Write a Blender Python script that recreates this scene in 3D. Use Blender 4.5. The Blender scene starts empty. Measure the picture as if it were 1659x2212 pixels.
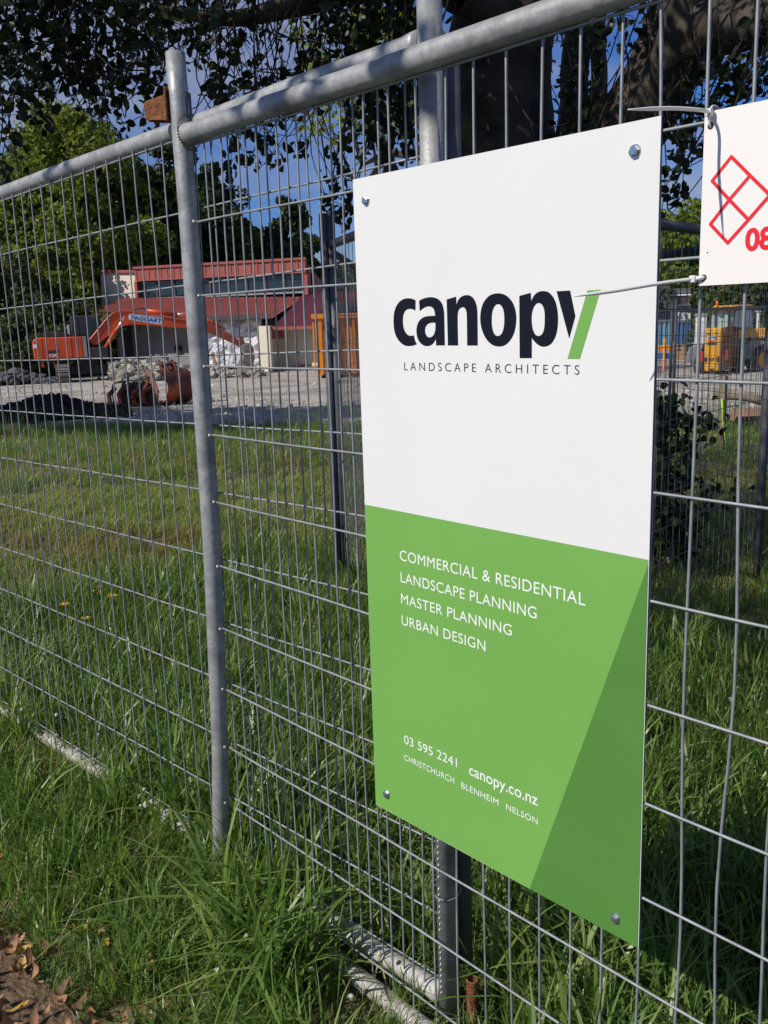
import bpy, math, random
import numpy as np
from mathutils import Vector, Matrix, noise
random.seed(7); RNG = np.random.default_rng(7)
S = bpy.context.scene
COL = S.collection
# ------------------------------------------------------------------ camera
F = 921.5
CR = [[0.6687907925860759, 0.7427591049217732, -0.03205912986802419],
      [0.1303797661551271, -0.15963126428691238, -0.978528985794236],
      [-0.7319289530613082, 0.6502513141224462, -0.2036006781732538]]   # rows: right, down, forward
CP = Vector((1.29626077, -1.10384984, 0.95673028))
cam_d = bpy.data.cameras.new('camera'); cam = bpy.data.objects.new('camera', cam_d); COL.objects.link(cam)
cam_d.sensor_fit = 'VERTICAL'; cam_d.sensor_height = 36; cam_d.lens = F / 1024 * 36
cam_d.clip_start = 0.05; cam_d.clip_end = 3000
r_, d_, f_ = [Vector(v) for v in CR]
cam.matrix_world = Matrix(((r_.x, -d_.x, -f_.x, CP.x), (r_.y, -d_.y, -f_.y, CP.y), (r_.z, -d_.z, -f_.z, CP.z), (0, 0, 0, 1)))
S.camera = cam
# ------------------------------------------------------------------ sky, sun, exposure
SUN = Vector((-.23, -1, .87)).normalized()
EL = math.asin(SUN.z); AZ = math.atan2(SUN.x, SUN.y)
w = bpy.data.worlds.new('World'); S.world = w; w.use_nodes = True
nt = w.node_tree; nt.nodes.clear()
def wn(t, **k):
    n = nt.nodes.new(t)
    for a, b in k.items(): setattr(n, a, b)
    return n
sky = wn('ShaderNodeTexSky', sky_type='NISHITA', sun_disc=False, sun_elevation=EL, sun_rotation=AZ, air_density=1.0, dust_density=0.3, ozone_density=3.0)
bg = wn('ShaderNodeBackground'); out = wn('ShaderNodeOutputWorld'); bg.inputs[1].default_value = 0.063
tc = wn('ShaderNodeTexCoord'); mp = wn('ShaderNodeMapping'); mp.inputs['Scale'].default_value = (1.1, 1.1, 6.5); mp.inputs['Rotation'].default_value = (0.1, -.16, 0.4)
nz = wn('ShaderNodeTexNoise'); nz.inputs['Scale'].default_value = 1.6; nz.inputs['Detail'].default_value = 7; nz.inputs['Roughness'].default_value = .52; nz.inputs['Distortion'].default_value = .35
rp = wn('ShaderNodeValToRGB'); rp.color_ramp.elements[0].position = .40; rp.color_ramp.elements[1].position = .62
rp.color_ramp.elements[1].color = (.62, .62, .62, 1)
mx = wn('ShaderNodeMixRGB'); mx.inputs['Color2'].default_value = (6.0, 6.3, 7.2, 1)
L = nt.links.new
L(tc.outputs['Generated'], mp.inputs[0]); L(mp.outputs[0], nz.inputs[0]); L(nz.outputs[0], rp.inputs[0])
tint = wn('ShaderNodeMixRGB', blend_type='MULTIPLY'); tint.inputs[0].default_value = 1; tint.inputs['Color2'].default_value = (.46, .80, 1.48, 1)
L(sky.outputs[0], tint.inputs['Color1'])
L(rp.outputs[0], mx.inputs[0]); L(tint.outputs[0], mx.inputs['Color1']); L(mx.outputs[0], bg.inputs[0]); L(bg.outputs[0], out.inputs[0])
sd = bpy.data.lights.new('sun', 'SUN'); sd.energy = 4.3; sd.angle = math.radians(.5); sd.color = (1, .955, .88)
so = bpy.data.objects.new('sun', sd); COL.objects.link(so); so.rotation_euler = SUN.to_track_quat('Z', 'Y').to_euler()
S.view_settings.view_transform = 'Standard'; S.view_settings.look = 'None'; S.view_settings.exposure = 0; S.view_settings.gamma = 1
S.view_settings.use_curve_mapping = False
S.cycles.max_bounces = 6; S.cycles.transparent_max_bounces = 6; S.cycles.diffuse_bounces = 3

# ------------------------------------------------------------------ geometry helpers
def ray(u, v):                      # photograph coordinates on a 1659 x 2212 grid -> unit horizontal direction and slope
    k = 768 / 1659
    x, y = (u * k - 384) / F, (v * k - 512) / F
    d = Vector([CR[0][i] * x + CR[1][i] * y + CR[2][i] for i in range(3)])
    return d
def at(u, v, r):                    # the point on that line of sight at horizontal distance r metres
    d = ray(u, v); h = math.hypot(d.x, d.y)
    return CP + d * (r / h)
def gz(x, y):                       # height of the ground
    r = math.hypot(x - CP.x, y - CP.y)
    return -0.47 - max(0, min(r, 60) - 3) * .0157
def pol(az, r):
    a = math.radians(az); return CP.x + r * math.sin(a), CP.y + r * math.cos(a)

class MB:
    def __init__(s): s.v = []; s.f = []; s.m = []
    def add(s, vs, fs, mi=0):
        o = len(s.v); s.v += [tuple(p) for p in vs]; s.f += [tuple(i + o for i in f) for f in fs]; s.m += [mi] * len(fs); return s
    def box(s, x0, x1, y0, y1, z0, z1, M=None, mi=0):
        vs = [Vector(p) for p in ((x0,y0,z0),(x1,y0,z0),(x1,y1,z0),(x0,y1,z0),(x0,y0,z1),(x1,y0,z1),(x1,y1,z1),(x0,y1,z1))]
        if M: vs = [M @ p for p in vs]
        return s.add(vs, [(0,3,2,1),(4,5,6,7),(0,1,5,4),(1,2,6,5),(2,3,7,6),(3,0,4,7)], mi)
    def prism(s, pts, y0, y1, M=None, mi=0):     # outline in xz, extruded along y
        n = len(pts); vs = [Vector((x, y0, z)) for x, z in pts] + [Vector((x, y1, z)) for x, z in pts]
        if M: vs = [M @ p for p in vs]
        return s.add(vs, [tuple(range(n)), tuple(range(2*n-1, n-1, -1))] + [(i, i+n, (i+1) % n + n, (i+1) % n) for i in range(n)], mi)
    def tube(s, pts, r, seg=6, cap=True, flat=1, mi=0, fa=1):
        pts = [Vector(p) for p in pts]; n = len(pts); rs = r if hasattr(r, '__len__') else [r] * n
        up = None; vs = []
        for i, p in enumerate(pts):
            t = (pts[min(i+1, n-1)] - pts[max(i-1, 0)]).normalized()
            if up is None:
                up = Vector((0, 0, 1)) if abs(t.z) < .9 else Vector((1, 0, 0))
            a = t.cross(up).normalized(); b = a.cross(t).normalized(); up = b
            for k in range(seg):
                c = 2 * math.pi * k / seg
                vs.append(p + a * math.cos(c) * rs[i] * fa + b * math.sin(c) * rs[i] * flat)
        fs = [(i*seg+k, i*seg+(k+1) % seg, (i+1)*seg+(k+1) % seg, (i+1)*seg+k) for i in range(n-1) for k in range(seg)]
        if cap: fs += [tuple(range(seg-1, -1, -1)), tuple((n-1)*seg+k for k in range(seg))]
        return s.add(vs, fs, mi)
    def mesh(s, name, smooth=False):
        me = bpy.data.meshes.new(name); me.from_pydata(s.v, [], s.f); me.update()
        if max(s.m, default=0): me.polygons.foreach_set('material_index', s.m)
        if smooth: me.polygons.foreach_set('use_smooth', [True] * len(me.polygons))
        return me
def link(name, me, mat=None, parent=None, loc=None, **props):
    o = bpy.data.objects.new(name, me); COL.objects.link(o)
    if mat is not None and me is not None and not me.materials:
        for m in (mat if isinstance(mat, (list, tuple)) else [mat]): me.materials.append(m)
    if parent: o.parent = parent
    if loc is not None: o.location = loc
    for k, v in props.items(): o[k] = v
    return o
def thing(name, loc=(0, 0, 0), rz=0, **props):
    o = bpy.data.objects.new(name, None); COL.objects.link(o); o.location = loc; o.rotation_euler = (0, 0, rz); o.empty_display_size = .1
    for k, v in props.items(): o[k] = v
    return o
def bevel(o, wd, seg=2):
    m = o.modifiers.new('bevel', 'BEVEL'); m.width = wd; m.segments = seg; m.limit_method = 'ANGLE'; return o
def copy_tree(o, loc, label=None):
    c = o.copy(); COL.objects.link(c); c.location = loc
    if label: c['label'] = label
    for ch in o.children:
        d = ch.copy(); COL.objects.link(d); d.parent = c
    return c

# ------------------------------------------------------------------ materials
def mat(name, col, rough=.6, metal=0, col2=None, scale=8, bump=0, bscale=None, spec=.5, detail=4, lo=.35, hi=.65, coord='Object', col3=None, scale3=1.5, trans=0, stretch=None, lo3=.45, hi3=.6):
    m = bpy.data.materials.new(name); m.use_nodes = True; t = m.node_tree; b = t.nodes['Principled BSDF']
    b.inputs['Roughness'].default_value = rough; b.inputs['Metallic'].default_value = metal; b.inputs['Specular IOR Level'].default_value = spec
    b.inputs['Base Color'].default_value = (*col, 1)
    lk = t.links.new
    c = t.nodes.new('ShaderNodeTexCoord'); src = c.outputs[coord]
    if stretch:
        mpn = t.nodes.new('ShaderNodeMapping'); mpn.inputs['Scale'].default_value = stretch; lk(src, mpn.inputs[0]); src = mpn.outputs[0]
    if col2:
        n = t.nodes.new('ShaderNodeTexNoise'); n.inputs['Scale'].default_value = scale; n.inputs['Detail'].default_value = detail
        r = t.nodes.new('ShaderNodeValToRGB'); r.color_ramp.elements[0].position = lo; r.color_ramp.elements[1].position = hi
        r.color_ramp.elements[0].color = (*col, 1); r.color_ramp.elements[1].color = (*col2, 1)
        lk(src, n.inputs[0]); lk(n.outputs[0], r.inputs[0]); o = r.outputs[0]
        if col3:
            n3 = t.nodes.new('ShaderNodeTexNoise'); n3.inputs['Scale'].default_value = scale3; n3.inputs['Detail'].default_value = 5
            r3 = t.nodes.new('ShaderNodeValToRGB'); r3.color_ramp.elements[0].position = lo3; r3.color_ramp.elements[1].position = hi3
            x = t.nodes.new('ShaderNodeMixRGB'); x.inputs['Color2'].default_value = (*col3, 1)
            lk(src, n3.inputs[0]); lk(n3.outputs[0], r3.inputs[0]); lk(r3.outputs[0], x.inputs[0]); lk(o, x.inputs['Color1']); o = x.outputs[0]
        lk(o, b.inputs['Base Color'])
    if bump:
        n2 = t.nodes.new('ShaderNodeTexNoise'); n2.inputs['Scale'].default_value = bscale or scale * 3; n2.inputs['Detail'].default_value = 6
        bp = t.nodes.new('ShaderNodeBump'); bp.inputs['Strength'].default_value = bump; bp.inputs['Distance'].default_value = .02
        lk(src, n2.inputs[0]); lk(n2.outputs[0], bp.inputs['Height']); lk(bp.outputs[0], b.inputs['Normal'])
    return m
def leafmat(name, cols, trans=.35, rough=.5, spec=.4, patch=None):
    m = bpy.data.materials.new(name); m.use_nodes = True; t = m.node_tree; lk = t.links.new
    b = t.nodes['Principled BSDF']; b.inputs['Roughness'].default_value = rough; b.inputs['Specular IOR Level'].default_value = spec
    oi = t.nodes.new('ShaderNodeObjectInfo'); g = t.nodes.new('ShaderNodeNewGeometry')
    ad = t.nodes.new('ShaderNodeMath'); ad.operation = 'ADD'; fr = t.nodes.new('ShaderNodeMath'); fr.operation = 'FRACT'
    lk(oi.outputs['Random'], ad.inputs[0]); lk(g.outputs['Random Per Island'], ad.inputs[1]); lk(ad.outputs[0], fr.inputs[0])
    r = t.nodes.new('ShaderNodeValToRGB'); e = r.color_ramp.elements
    while len(e) < len(cols): e.new(.5)
    for i, c in enumerate(cols): e[i].position = i / (len(cols) - 1); e[i].color = (*c, 1)
    lk(fr.outputs[0], r.inputs[0]); o = r.outputs[0]
    if patch:       # (colour, noise scale, lo, hi) : patches of another colour over the ground
        n = t.nodes.new('ShaderNodeTexNoise'); n.inputs['Scale'].default_value = patch[1]; n.inputs['Detail'].default_value = 4
        rr = t.nodes.new('ShaderNodeValToRGB'); rr.color_ramp.elements[0].position = patch[2]; rr.color_ramp.elements[1].position = patch[3]
        x = t.nodes.new('ShaderNodeMixRGB'); x.inputs['Color2'].default_value = (*patch[0], 1)
        lk(g.outputs['Position'], n.inputs[0]); lk(n.outputs[0], rr.inputs[0]); lk(rr.outputs[0], x.inputs[0]); lk(o, x.inputs['Color1']); o = x.outputs[0]
    lk(o, b.inputs['Base Color'])
    if trans:
        tr = t.nodes.new('ShaderNodeBsdfTranslucent'); ms = t.nodes.new('ShaderNodeMixShader'); ms.inputs[0].default_value = trans
        gm = t.nodes.new('ShaderNodeMixRGB'); gm.blend_type = 'MULTIPLY'; gm.inputs[0].default_value = 1; gm.inputs['Color2'].default_value = (1.3, 1.4, .6, 1)
        lk(o, gm.inputs['Color1']); lk(gm.outputs[0], tr.inputs[0]); lk(b.outputs[0], ms.inputs[1]); lk(tr.outputs[0], ms.inputs[2])
        lk(ms.outputs[0], t.nodes['Material Output'].inputs[0])
    return m
GALV = mat('galvanised_pipe', (.30, .305, .30), .50, .3, (.42, .42, .405), 45, .08, 110, col3=(.19, .19, .185), scale3=13, lo3=.5, hi3=.75)
WIRE = mat('galvanised_wire', (.24, .255, .26), .55, .35, (.35, .36, .365), 30)
DARKPIPE = mat('shade_toned_pipe', (.075, .08, .09), .6, .2, (.13, .135, .15), 10, .1, 60)  # tree shade put into the pipe colour; small grey fittings share it
SHADEP = mat('shade_black_pipe', (.022, .025, .035), .6, 0, (.04, .045, .055), 10)  # far posts: canopy shade put into a near-black colour
DARKW = mat('shade_toned_wire', (.09, .095, .10), .6, .3, (.16, .165, .17), 20)  # mesh wire darkened in its colour for the tree shade
BOTRAIL = mat('sunlit_weathered_rail', (.50, .49, .46), .6, .1, (.34, .31, .27), 22, .15, 70)  # full sun on the galvanised rail put in as a paler colour
RUST = mat('rust', (.19, .065, .022), .85, .1, (.34, .14, .05), 40, .35, 120)
RUSTD = mat('dark_rust', (.12, .035, .015), .85, .1, (.26, .085, .04), 60, .4, 160)
WELD = mat('weld_metal', (.62, .60, .55), .45, .5, (.45, .42, .38), 200)
WHITE = mat('white_sign_face', (.745, .73, .695), .45, 0, (.765, .75, .715), 3, .012, 500, spec=.3)
CREAMW = mat('warm_white_sign_face', (.84, .80, .75), .45, 0, (.82, .77, .71), 4, .01, 400, spec=.3)
CORE = mat('black_panel_core', (.02, .015, .03), .6)
GREEN = mat('light_green_print', (.168, .385, .078), .45, 0, (.180, .405, .085), 4, .01, 400, spec=.3)
DGREEN = mat('dark_green_print', (.086, .225, .042), .45, 0, (.094, .240, .047), 5, .01, 400, spec=.3)
NAVY = mat('navy_print', (.0085, .010, .018), .5, spec=.12)
PRINTW = mat('white_print', (.82, .85, .78), .45)
GREYP = mat('dark_grey_print', (.035, .035, .045), .45)
REDP = mat('red_print', (.78, .010, .022), .42)
CHROME = mat('zinc_bolt', (.62, .64, .66), .22, .9, (.45, .47, .5), 120)
NYLON = mat('white_nylon', (.72, .71, .68), .45, 0, (.66, .65, .62), 20)
SOIL = mat('lawn_soil', (.035, .038, .016), .95, 0, (.065, .060, .028), 3, .6, 25, coord='Object', col3=(.13, .11, .05), scale3=.5)
GRAVEL = mat('crushed_gravel', (.33, .295, .24), .95, 0, (.50, .455, .38), 9, .9, 40, col3=(.26, .23, .19), scale3=.8, detail=10)
ASPH = mat('asphalt', (.045, .045, .05), .9, 0, (.085, .085, .09), 70, .6, 150)
DIRT = mat('leafy_dirt', (.075, .042, .022), .95, 0, (.19, .125, .07), 45, .8, 80)
GRASS = leafmat('grass_blades', [(.058, .115, .020), (.135, .225, .042), (.24, .34, .072), (.090, .165, .035), (.175, .27, .055), (.34, .40, .14)], .42, .36, .5)
DEADG = leafmat('dead_grass_blades', [(.30, .24, .12), (.42, .35, .19), (.22, .16, .08)], .2, .6, .3)
GRASSDRY = leafmat('mown_grass_blades', [(.15, .235, .04), (.22, .30, .06), (.32, .33, .09), (.42, .38, .17), (.13, .23, .045)], .35, .6, .3, patch=((.27, .175, .06), .35, .48, .70))
CLOVER = leafmat('clover_leaves', [(.05, .12, .03), (.08, .16, .045), (.11, .19, .05)], .3, .45)
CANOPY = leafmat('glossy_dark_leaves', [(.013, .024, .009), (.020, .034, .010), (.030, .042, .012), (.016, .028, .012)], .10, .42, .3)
OAK = leafmat('green_tree_leaves', [(.085, .125, .020), (.15, .195, .034), (.24, .28, .055), (.11, .15, .026)], .38, .6, .2)
DARKT = leafmat('dark_conifer_leaves', [(.022, .042, .012), (.04, .065, .018), (.06, .085, .024)], .2, .6, .2)
PALET = leafmat('pale_green_leaves', [(.14, .18, .035), (.21, .25, .05), (.27, .30, .07)], .4, .6, .2)
HEDGE = leafmat('hedge_leaves', [(.03, .045, .015), (.06, .085, .025), (.12, .13, .05)], .25, .6, .2)
BARK = mat('rough_bark', (.026, .021, .017), .9, 0, (.070, .056, .042), 7, .9, 18, col3=(.16, .14, .085), scale3=2.2, lo3=.54, hi3=.68)
TWIG = mat('dark_twigs', (.035, .028, .022), .8)

def smoothloop(pts, n=7):
    """closed outline; points (x, y) are smooth, points (x, y, 1) are corners"""
    P = [Vector(p[:2]) for p in pts]; Cn = [len(p) > 2 for p in pts]; N = len(P); outp = []
    for i in range(N):
        p0, p1, p2, p3 = P[i-1], P[i], P[(i+1) % N], P[(i+2) % N]
        straight = Cn[i] and Cn[(i+1) % N]
        t1 = (p2 - p1) if Cn[i] else (p2 - p0) * .5
        t2 = (p2 - p1) if Cn[(i+1) % N] else (p3 - p1) * .5
        d = (p2 - p1).length
        if t1.length > 1e-9: t1 = t1.normalized() * d
        if t2.length > 1e-9: t2 = t2.normalized() * d
        for k in range(1 if straight else n):
            s = k / (1 if straight else n)
            outp.append((2*s**3-3*s**2+1)*p1 + (s**3-2*s**2+s)*t1 + (-2*s**3+3*s**2)*p2 + (s**3-s**2)*t2)
    return outp
def curve_mesh(name, loops):
    cu = bpy.data.curves.new(name, 'CURVE'); cu.dimensions = '2D'; cu.fill_mode = 'FRONT'
    for lp in loops:
        sp = cu.splines.new('POLY'); sp.points.add(len(lp) - 1); sp.use_cyclic_u = True
        for q, p in zip(sp.points, lp): q.co = (p[0], p[1], 0, 1)
    o = bpy.data.objects.new(name, cu); COL.objects.link(o)
    me = bpy.data.meshes.new_from_object(o.evaluated_get(bpy.context.evaluated_depsgraph_get())); bpy.data.objects.remove(o)
    me.name = name; return me
def text_mesh(name, s, x0, x1, zb, cap, y, weight=0, spacing=1, xheight=False, shear=0, skew=0):
    cu = bpy.data.curves.new(name, 'FONT'); cu.body = 'x' if xheight else 'H'
    o = bpy.data.objects.new(name, cu); COL.objects.link(o)
    def ev():
        bpy.context.view_layer.update()
        return bpy.data.meshes.new_from_object(o.evaluated_get(bpy.context.evaluated_depsgraph_get()))
    ref = ev(); h = max(v.co.y for v in ref.vertices) - min(v.co.y for v in ref.vertices)
    sc = cap / h
    cu.body = s; cu.offset = weight / sc; cu.space_character = spacing; cu.shear = shear
    me = ev(); bpy.data.objects.remove(o)
    n = len(me.vertices); co = np.empty(n * 3); me.vertices.foreach_get('co', co); co = co.reshape(-1, 3)
    a, b = co[:, 0].min(), co[:, 0].max()
    X = x0 + (co[:, 0] - a) / (b - a) * (x1 - x0); Z = zb + co[:, 1] * sc + (X - x0) * skew
    new = np.stack([X, np.full(n, y), Z], 1)
    me.vertices.foreach_set('co', new.ravel()); me.update(); me.name = name
    return me

# ------------------------------------------------------------------ ground
def edge_r(az):
    return float(np.interp(az, [-180, -90, -71, -60, -50, -30, 0, 180], [22, 20, 17.2, 14.8, 13.7, 13.5, 14, 20]))
def polar_sheet(name, r0f, r1f, rows, mt, dz=0, amp=0, az0=-180, az1=180, naz=180, jit=0, **props):
    vs = []; fs = []
    for i in range(rows + 1):
        t = i / rows
        for j in range(naz + 1):
            az = az0 + (az1 - az0) * j / naz
            jj = jit * noise.noise(Vector((az * .9, 0, 0))) * 1.2
            r0, r1 = r0f(az) + jj, r1f(az) + (jj if r1f(az) < 40 else 0)
            r = r0 + (r1 - r0) * t ** 1.5
            x, y = pol(az, r)
            z = gz(x, y) + dz + (amp * noise.noise(Vector((x * .6, y * .6, 3))) if amp and 0 < t < 1 else 0)
            vs.append((x, y, z))
    for i in range(rows):
        for j in range(naz):
            a = i * (naz + 1) + j; fs.append((a, a + 1, a + naz + 2, a + naz + 1))
    b = MB(); b.add(vs, fs); return link(name, b.mesh(name, True), mt, kind='structure', **props)
polar_sheet('lawn', lambda a: .001, lambda a: edge_r(a) + .2, 60, SOIL)
polar_sheet('gravel_yard', lambda a: edge_r(a), lambda a: 75, 60, GRAVEL, .006, .0, jit=.25)
polar_sheet('far_ground', lambda a: 74.5, lambda a: 900, 8, mat('far_grass', (.06, .09, .03), .95, 0, (.10, .12, .05), .1), -.004)
b = MB(); n = 60; vs = []
for i in range(n + 1):
    x = -7 + 12 * i / n; e = -.485 + .05 * noise.noise(Vector((x * 3, 1, 0))) + .03 * noise.noise(Vector((x * 11, 5, 0)))
    vs += [(x, -3.4, -.466), (x, e - .16, -.463), (x, e, -.466)]
fs = []
for i in range(n): fs += [(3*i, 3*i+3, 3*i+4, 3*i+1)]
link('footpath', MB().add(vs, fs).mesh('footpath'), ASPH, kind='structure')
fs = [(3*i+1, 3*i+4, 3*i+5, 3*i+2) for i in range(n)]
vs2 = [(x, y, z + .006) for x, y, z in vs]
link('dirt_verge', MB().add(vs2, fs).mesh('dirt_verge'), DIRT, kind='structure')

# ------------------------------------------------------------------ fence panels
def bowed(x, z0, z1, xs, seg=8):
    return [(x + float(np.interp(z0 + (z1 - z0) * i / seg, xs[0], xs[1])), 0, z0 + (z1 - z0) * i / seg) for i in range(seg + 1)]
def panel(loc, ang, length, zb, zt, label, pipe, wire, near=False, first=.0, step=.0645, hz=None, top=.165, foot=.02, top0=None, wr=.0021, group='temporary mesh fence panels', jit=.0, pipeseg=12, phase=.5, botmat=None, skew=0, bow=None, rail_r=.021, wire_y=.008):
    t = thing('fence_panel', loc, ang, label=label, category='fence', group=group)
    def sk(x): return x * skew
    R = rail_r
    for x in (0, length):
        pts = bow if (bow and x == 0) else [(x, 0, zb - foot + sk(x)), (x, 0, zt + (top if (x or top0 is None) else top0) + sk(x))]
        o = link('post', MB().tube(pts, R, pipeseg).mesh('post', True), pipe, t)
    for z, nm, mt in ((zt, 'top_rail', pipe), (zb, 'bottom_rail', botmat or pipe)):
        if near:
            pts = [(R * .9, 0, z), (R + .012, 0, z), (.06, 0, z + sk(.06)), (.10, 0, z + sk(.10))] + [(length * q / 10, 0, z + sk(length * q / 10) + .0015 * math.sin(q * 2)) for q in range(1, 11)]
            rr = [R * 1.12, R * 1.10, R * 1.0] + [R] * 11
            link(nm, MB().tube(pts, rr, 14).mesh(nm, True), mt, t)
        else:
            link(nm, MB().tube([(0, 0, z), (length, 0, z + sk(length))], R, pipeseg).mesh(nm, True), mt, t)
    nv = int((length - .04 - first) / step) + 1; m0 = None
    for k in range(nv):
        x = first + k * step
        if x < .03 or x > length - .02: continue
        if near:
            if near == 1 and abs(x + loc[0] - .603) < .01: x -= .005
            p = []; ph = random.random() * 9; am = jit * (0.4 + random.random()) * (2.2 if random.random() < .12 else 1); lean = random.uniform(-.004, .004)
            for i in range(19):
                q = i / 18; z = zb + (zt - R * .6 - zb) * q
                p.append((x + am * math.sin(ph + q * 7 + 2 * math.sin(ph * 3 + q * 5)) + lean * (q - .5), wire_y + .0022 + .0012 * math.sin(ph * 2 + q * 9), z + sk(x)))
            link('vertical_wire', MB().tube(p, wr, 6, cap=False).mesh('vertical_wire', True), wire, t)
        else:
            if m0 is None:
                m0 = MB().tube([(0, .004, zb), (.0, .004, zt)], wr, 4, cap=False).mesh('vertical_wire'); m0.materials.append(wire)
            link('vertical_wire', m0, None, t, (x + random.uniform(-.004, .004), 0, sk(x)))
    m1 = None
    for z in (hz or [zt - .022 - .157 * k for k in range(12)]):
        if near:
            p = []; ph = random.random() * 9
            for i in range(41):
                q = i / 40; p.append((.012 + (length - .024) * q, wire_y - .0022 + (.0035 if False else 0), z + sk(length * q) + .0012 * math.sin(ph + q * 7) + .0005 * math.sin(q * 40 + ph * 2)))
            link('horizontal_wire', MB().tube(p, wr * 1.08, 6).mesh('horizontal_wire', True), wire, t)
        else:
            if m1 is None:
                m1 = MB().tube([(0, -.004, 0), (length, -.004, sk(length))], wr, 4).mesh('horizontal_wire'); m1.materials.append(wire)
            link('horizontal_wire', m1, None, t, (0, 0, z))
    return t

# front panel: origin at its left post
X1 = -.565
post_z = [-.47, -.319, -.188, -.109, .164, .44, .749, 1.027, 1.196, 1.53]
post_x = [-.640, -.621, -.607, -.596, -.579, -.564, -.560, -.564, -.562, -.569]
bow = [(float(np.interp(z, post_z, post_x)) - X1, 0, z) for z in np.linspace(-.47, 1.53, 22)]
HZ = [1.337, 1.181, 1.023, .867, .711, .555, .399, .242, .085, -.071, -.230, -.385]
fp = panel((X1, 0, 0), 0, 3.3, -.445, 1.361, 'front wire mesh fence panel that carries the big canopy sign', GALV, WIRE, near=True,
           first=.0225 - 9 * .0645 - X1, hz=HZ, jit=.0026, wr=.0022, bow=bow, pipeseg=20, botmat=BOTRAIL, wire_y=.008)
# its welds: beads round the top rail end and on every wire end, rusty bracket, tie wire
b = MB()
for k in range(13):
    a = math.pi * (.5 + k / 12); b.tube([(.0205 + .002 * (k % 2), math.cos(a) * .0225, 1.361 + math.sin(a) * .023), (.0235, math.cos(a) * .0245, 1.361 + math.sin(a) * .025)], .0026, 5)
link('weld_bead', b.mesh('weld_bead', True), WELD, fp)
wm = bpy.data.meshes.new('w'); 
import bmesh
bm = bmesh.new(); bmesh.ops.create_icosphere(bm, subdivisions=2, radius=.0046); bm.to_mesh(wm); bm.free(); wm.name = 'weld_dot'; wm.materials.append(WELD)
wm.polygons.foreach_set('use_smooth', [True] * len(wm.polygons))
for z in HZ[1:]:
    px = float(np.interp(z, post_z, post_x)) - X1
    link('weld_dot', wm, None, fp, (px + .0205, .001, z))
M = Matrix.Translation((-.004, 0, 1.425)) @ Matrix.Rotation(math.radians(38), 4, 'Z')
b = MB()
b.prism([(-.075, -.018), (-.072, -.026), (-.02, -.03), (-.02, .034), (-.034, .022), (-.075, .012)], -.004, .0, M)
b.prism([(-.075, -.018), (-.072, -.026), (-.02, -.03), (-.02, .016), (-.034, .012), (-.075, .006)], .026, .030, M)
b.box(-.078, -.073, -.004, .030, -.024, .010, M)
b.box(-.024, -.0205, -.022, .032, -.032, .036, M); bevel(link('bracket', b.mesh('bracket'), RUST, fp), .001)
bevel(link('bracket_plate', MB().box(.0195, .0225, -.012, .018, -.03, .026, M).mesh('bracket_plate'), DARKPIPE, fp), .001)
ring = [(.024 + .003 * math.sin(a * 2), math.cos(a) * .030 + .006, 1.366 + math.sin(a) * .036) for a in np.linspace(0, 2 * math.pi, 25)]
link('tie_wire', MB().tube(ring, .0013, 6).mesh('tie_wire', True), DARKPIPE, fp)

# left panel, behind the front one: origin at its right post, running left
LP0 = (.140, .058, 0); LANG = math.pi + .035
HZL = [1.380, 1.226, 1.066, .906, .746, .586, .424, .264, .106, -.052, -.211, -.355]
lp = panel(LP0, LANG, 3.3, -.400, 1.402, 'left wire mesh fence panel with the sunlit white bottom rail lying in the long grass', GALV, WIRE, near=True,
           first=.052, hz=HZL, jit=.0019, wr=.0020, pipeseg=20, botmat=BOTRAIL, skew=-.020, top=.20, foot=.05, wire_y=.010)
b = MB()
for k in range(70):
    z = -.38 + k * .013
    if random.random() < .85: b.tube([(.002, .0205, z), (.002 + random.uniform(-.001, .001), .0222, z + .004), (.002, .0205, z + .008)], [.0008, .0021, .0008], 5)
link('weld_spatter', b.mesh('weld_spatter', True), WELD, lp, kind='stuff')
ring = [(math.cos(a) * .026, math.sin(a) * .028, -.152 + .006 * math.cos(a + 1)) for a in np.linspace(0, 2 * math.pi, 25)]
link('tie_wire', MB().tube(ring, .0012, 6).mesh('tie_wire', True), WIRE, lp)

# panels standing round the big tree, and the line along the gravel
def seg_panel(ax, ay, bx, by, label, zb=-.44, zt=1.36, **k):
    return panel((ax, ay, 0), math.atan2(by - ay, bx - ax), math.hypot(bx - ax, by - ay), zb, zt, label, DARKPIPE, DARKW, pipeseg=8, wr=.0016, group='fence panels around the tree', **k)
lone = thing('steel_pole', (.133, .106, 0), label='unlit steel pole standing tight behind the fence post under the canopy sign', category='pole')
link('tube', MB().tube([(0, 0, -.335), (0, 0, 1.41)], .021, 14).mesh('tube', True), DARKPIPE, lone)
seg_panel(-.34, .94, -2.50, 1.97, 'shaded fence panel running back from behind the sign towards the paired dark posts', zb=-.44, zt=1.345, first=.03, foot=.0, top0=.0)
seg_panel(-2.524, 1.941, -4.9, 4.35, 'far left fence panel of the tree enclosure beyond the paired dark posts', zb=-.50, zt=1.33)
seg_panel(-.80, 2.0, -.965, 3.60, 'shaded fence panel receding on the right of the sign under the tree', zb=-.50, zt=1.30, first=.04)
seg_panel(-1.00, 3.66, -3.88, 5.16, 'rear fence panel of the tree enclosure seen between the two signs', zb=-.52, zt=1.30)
px, py = pol(-31, 15)
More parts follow.
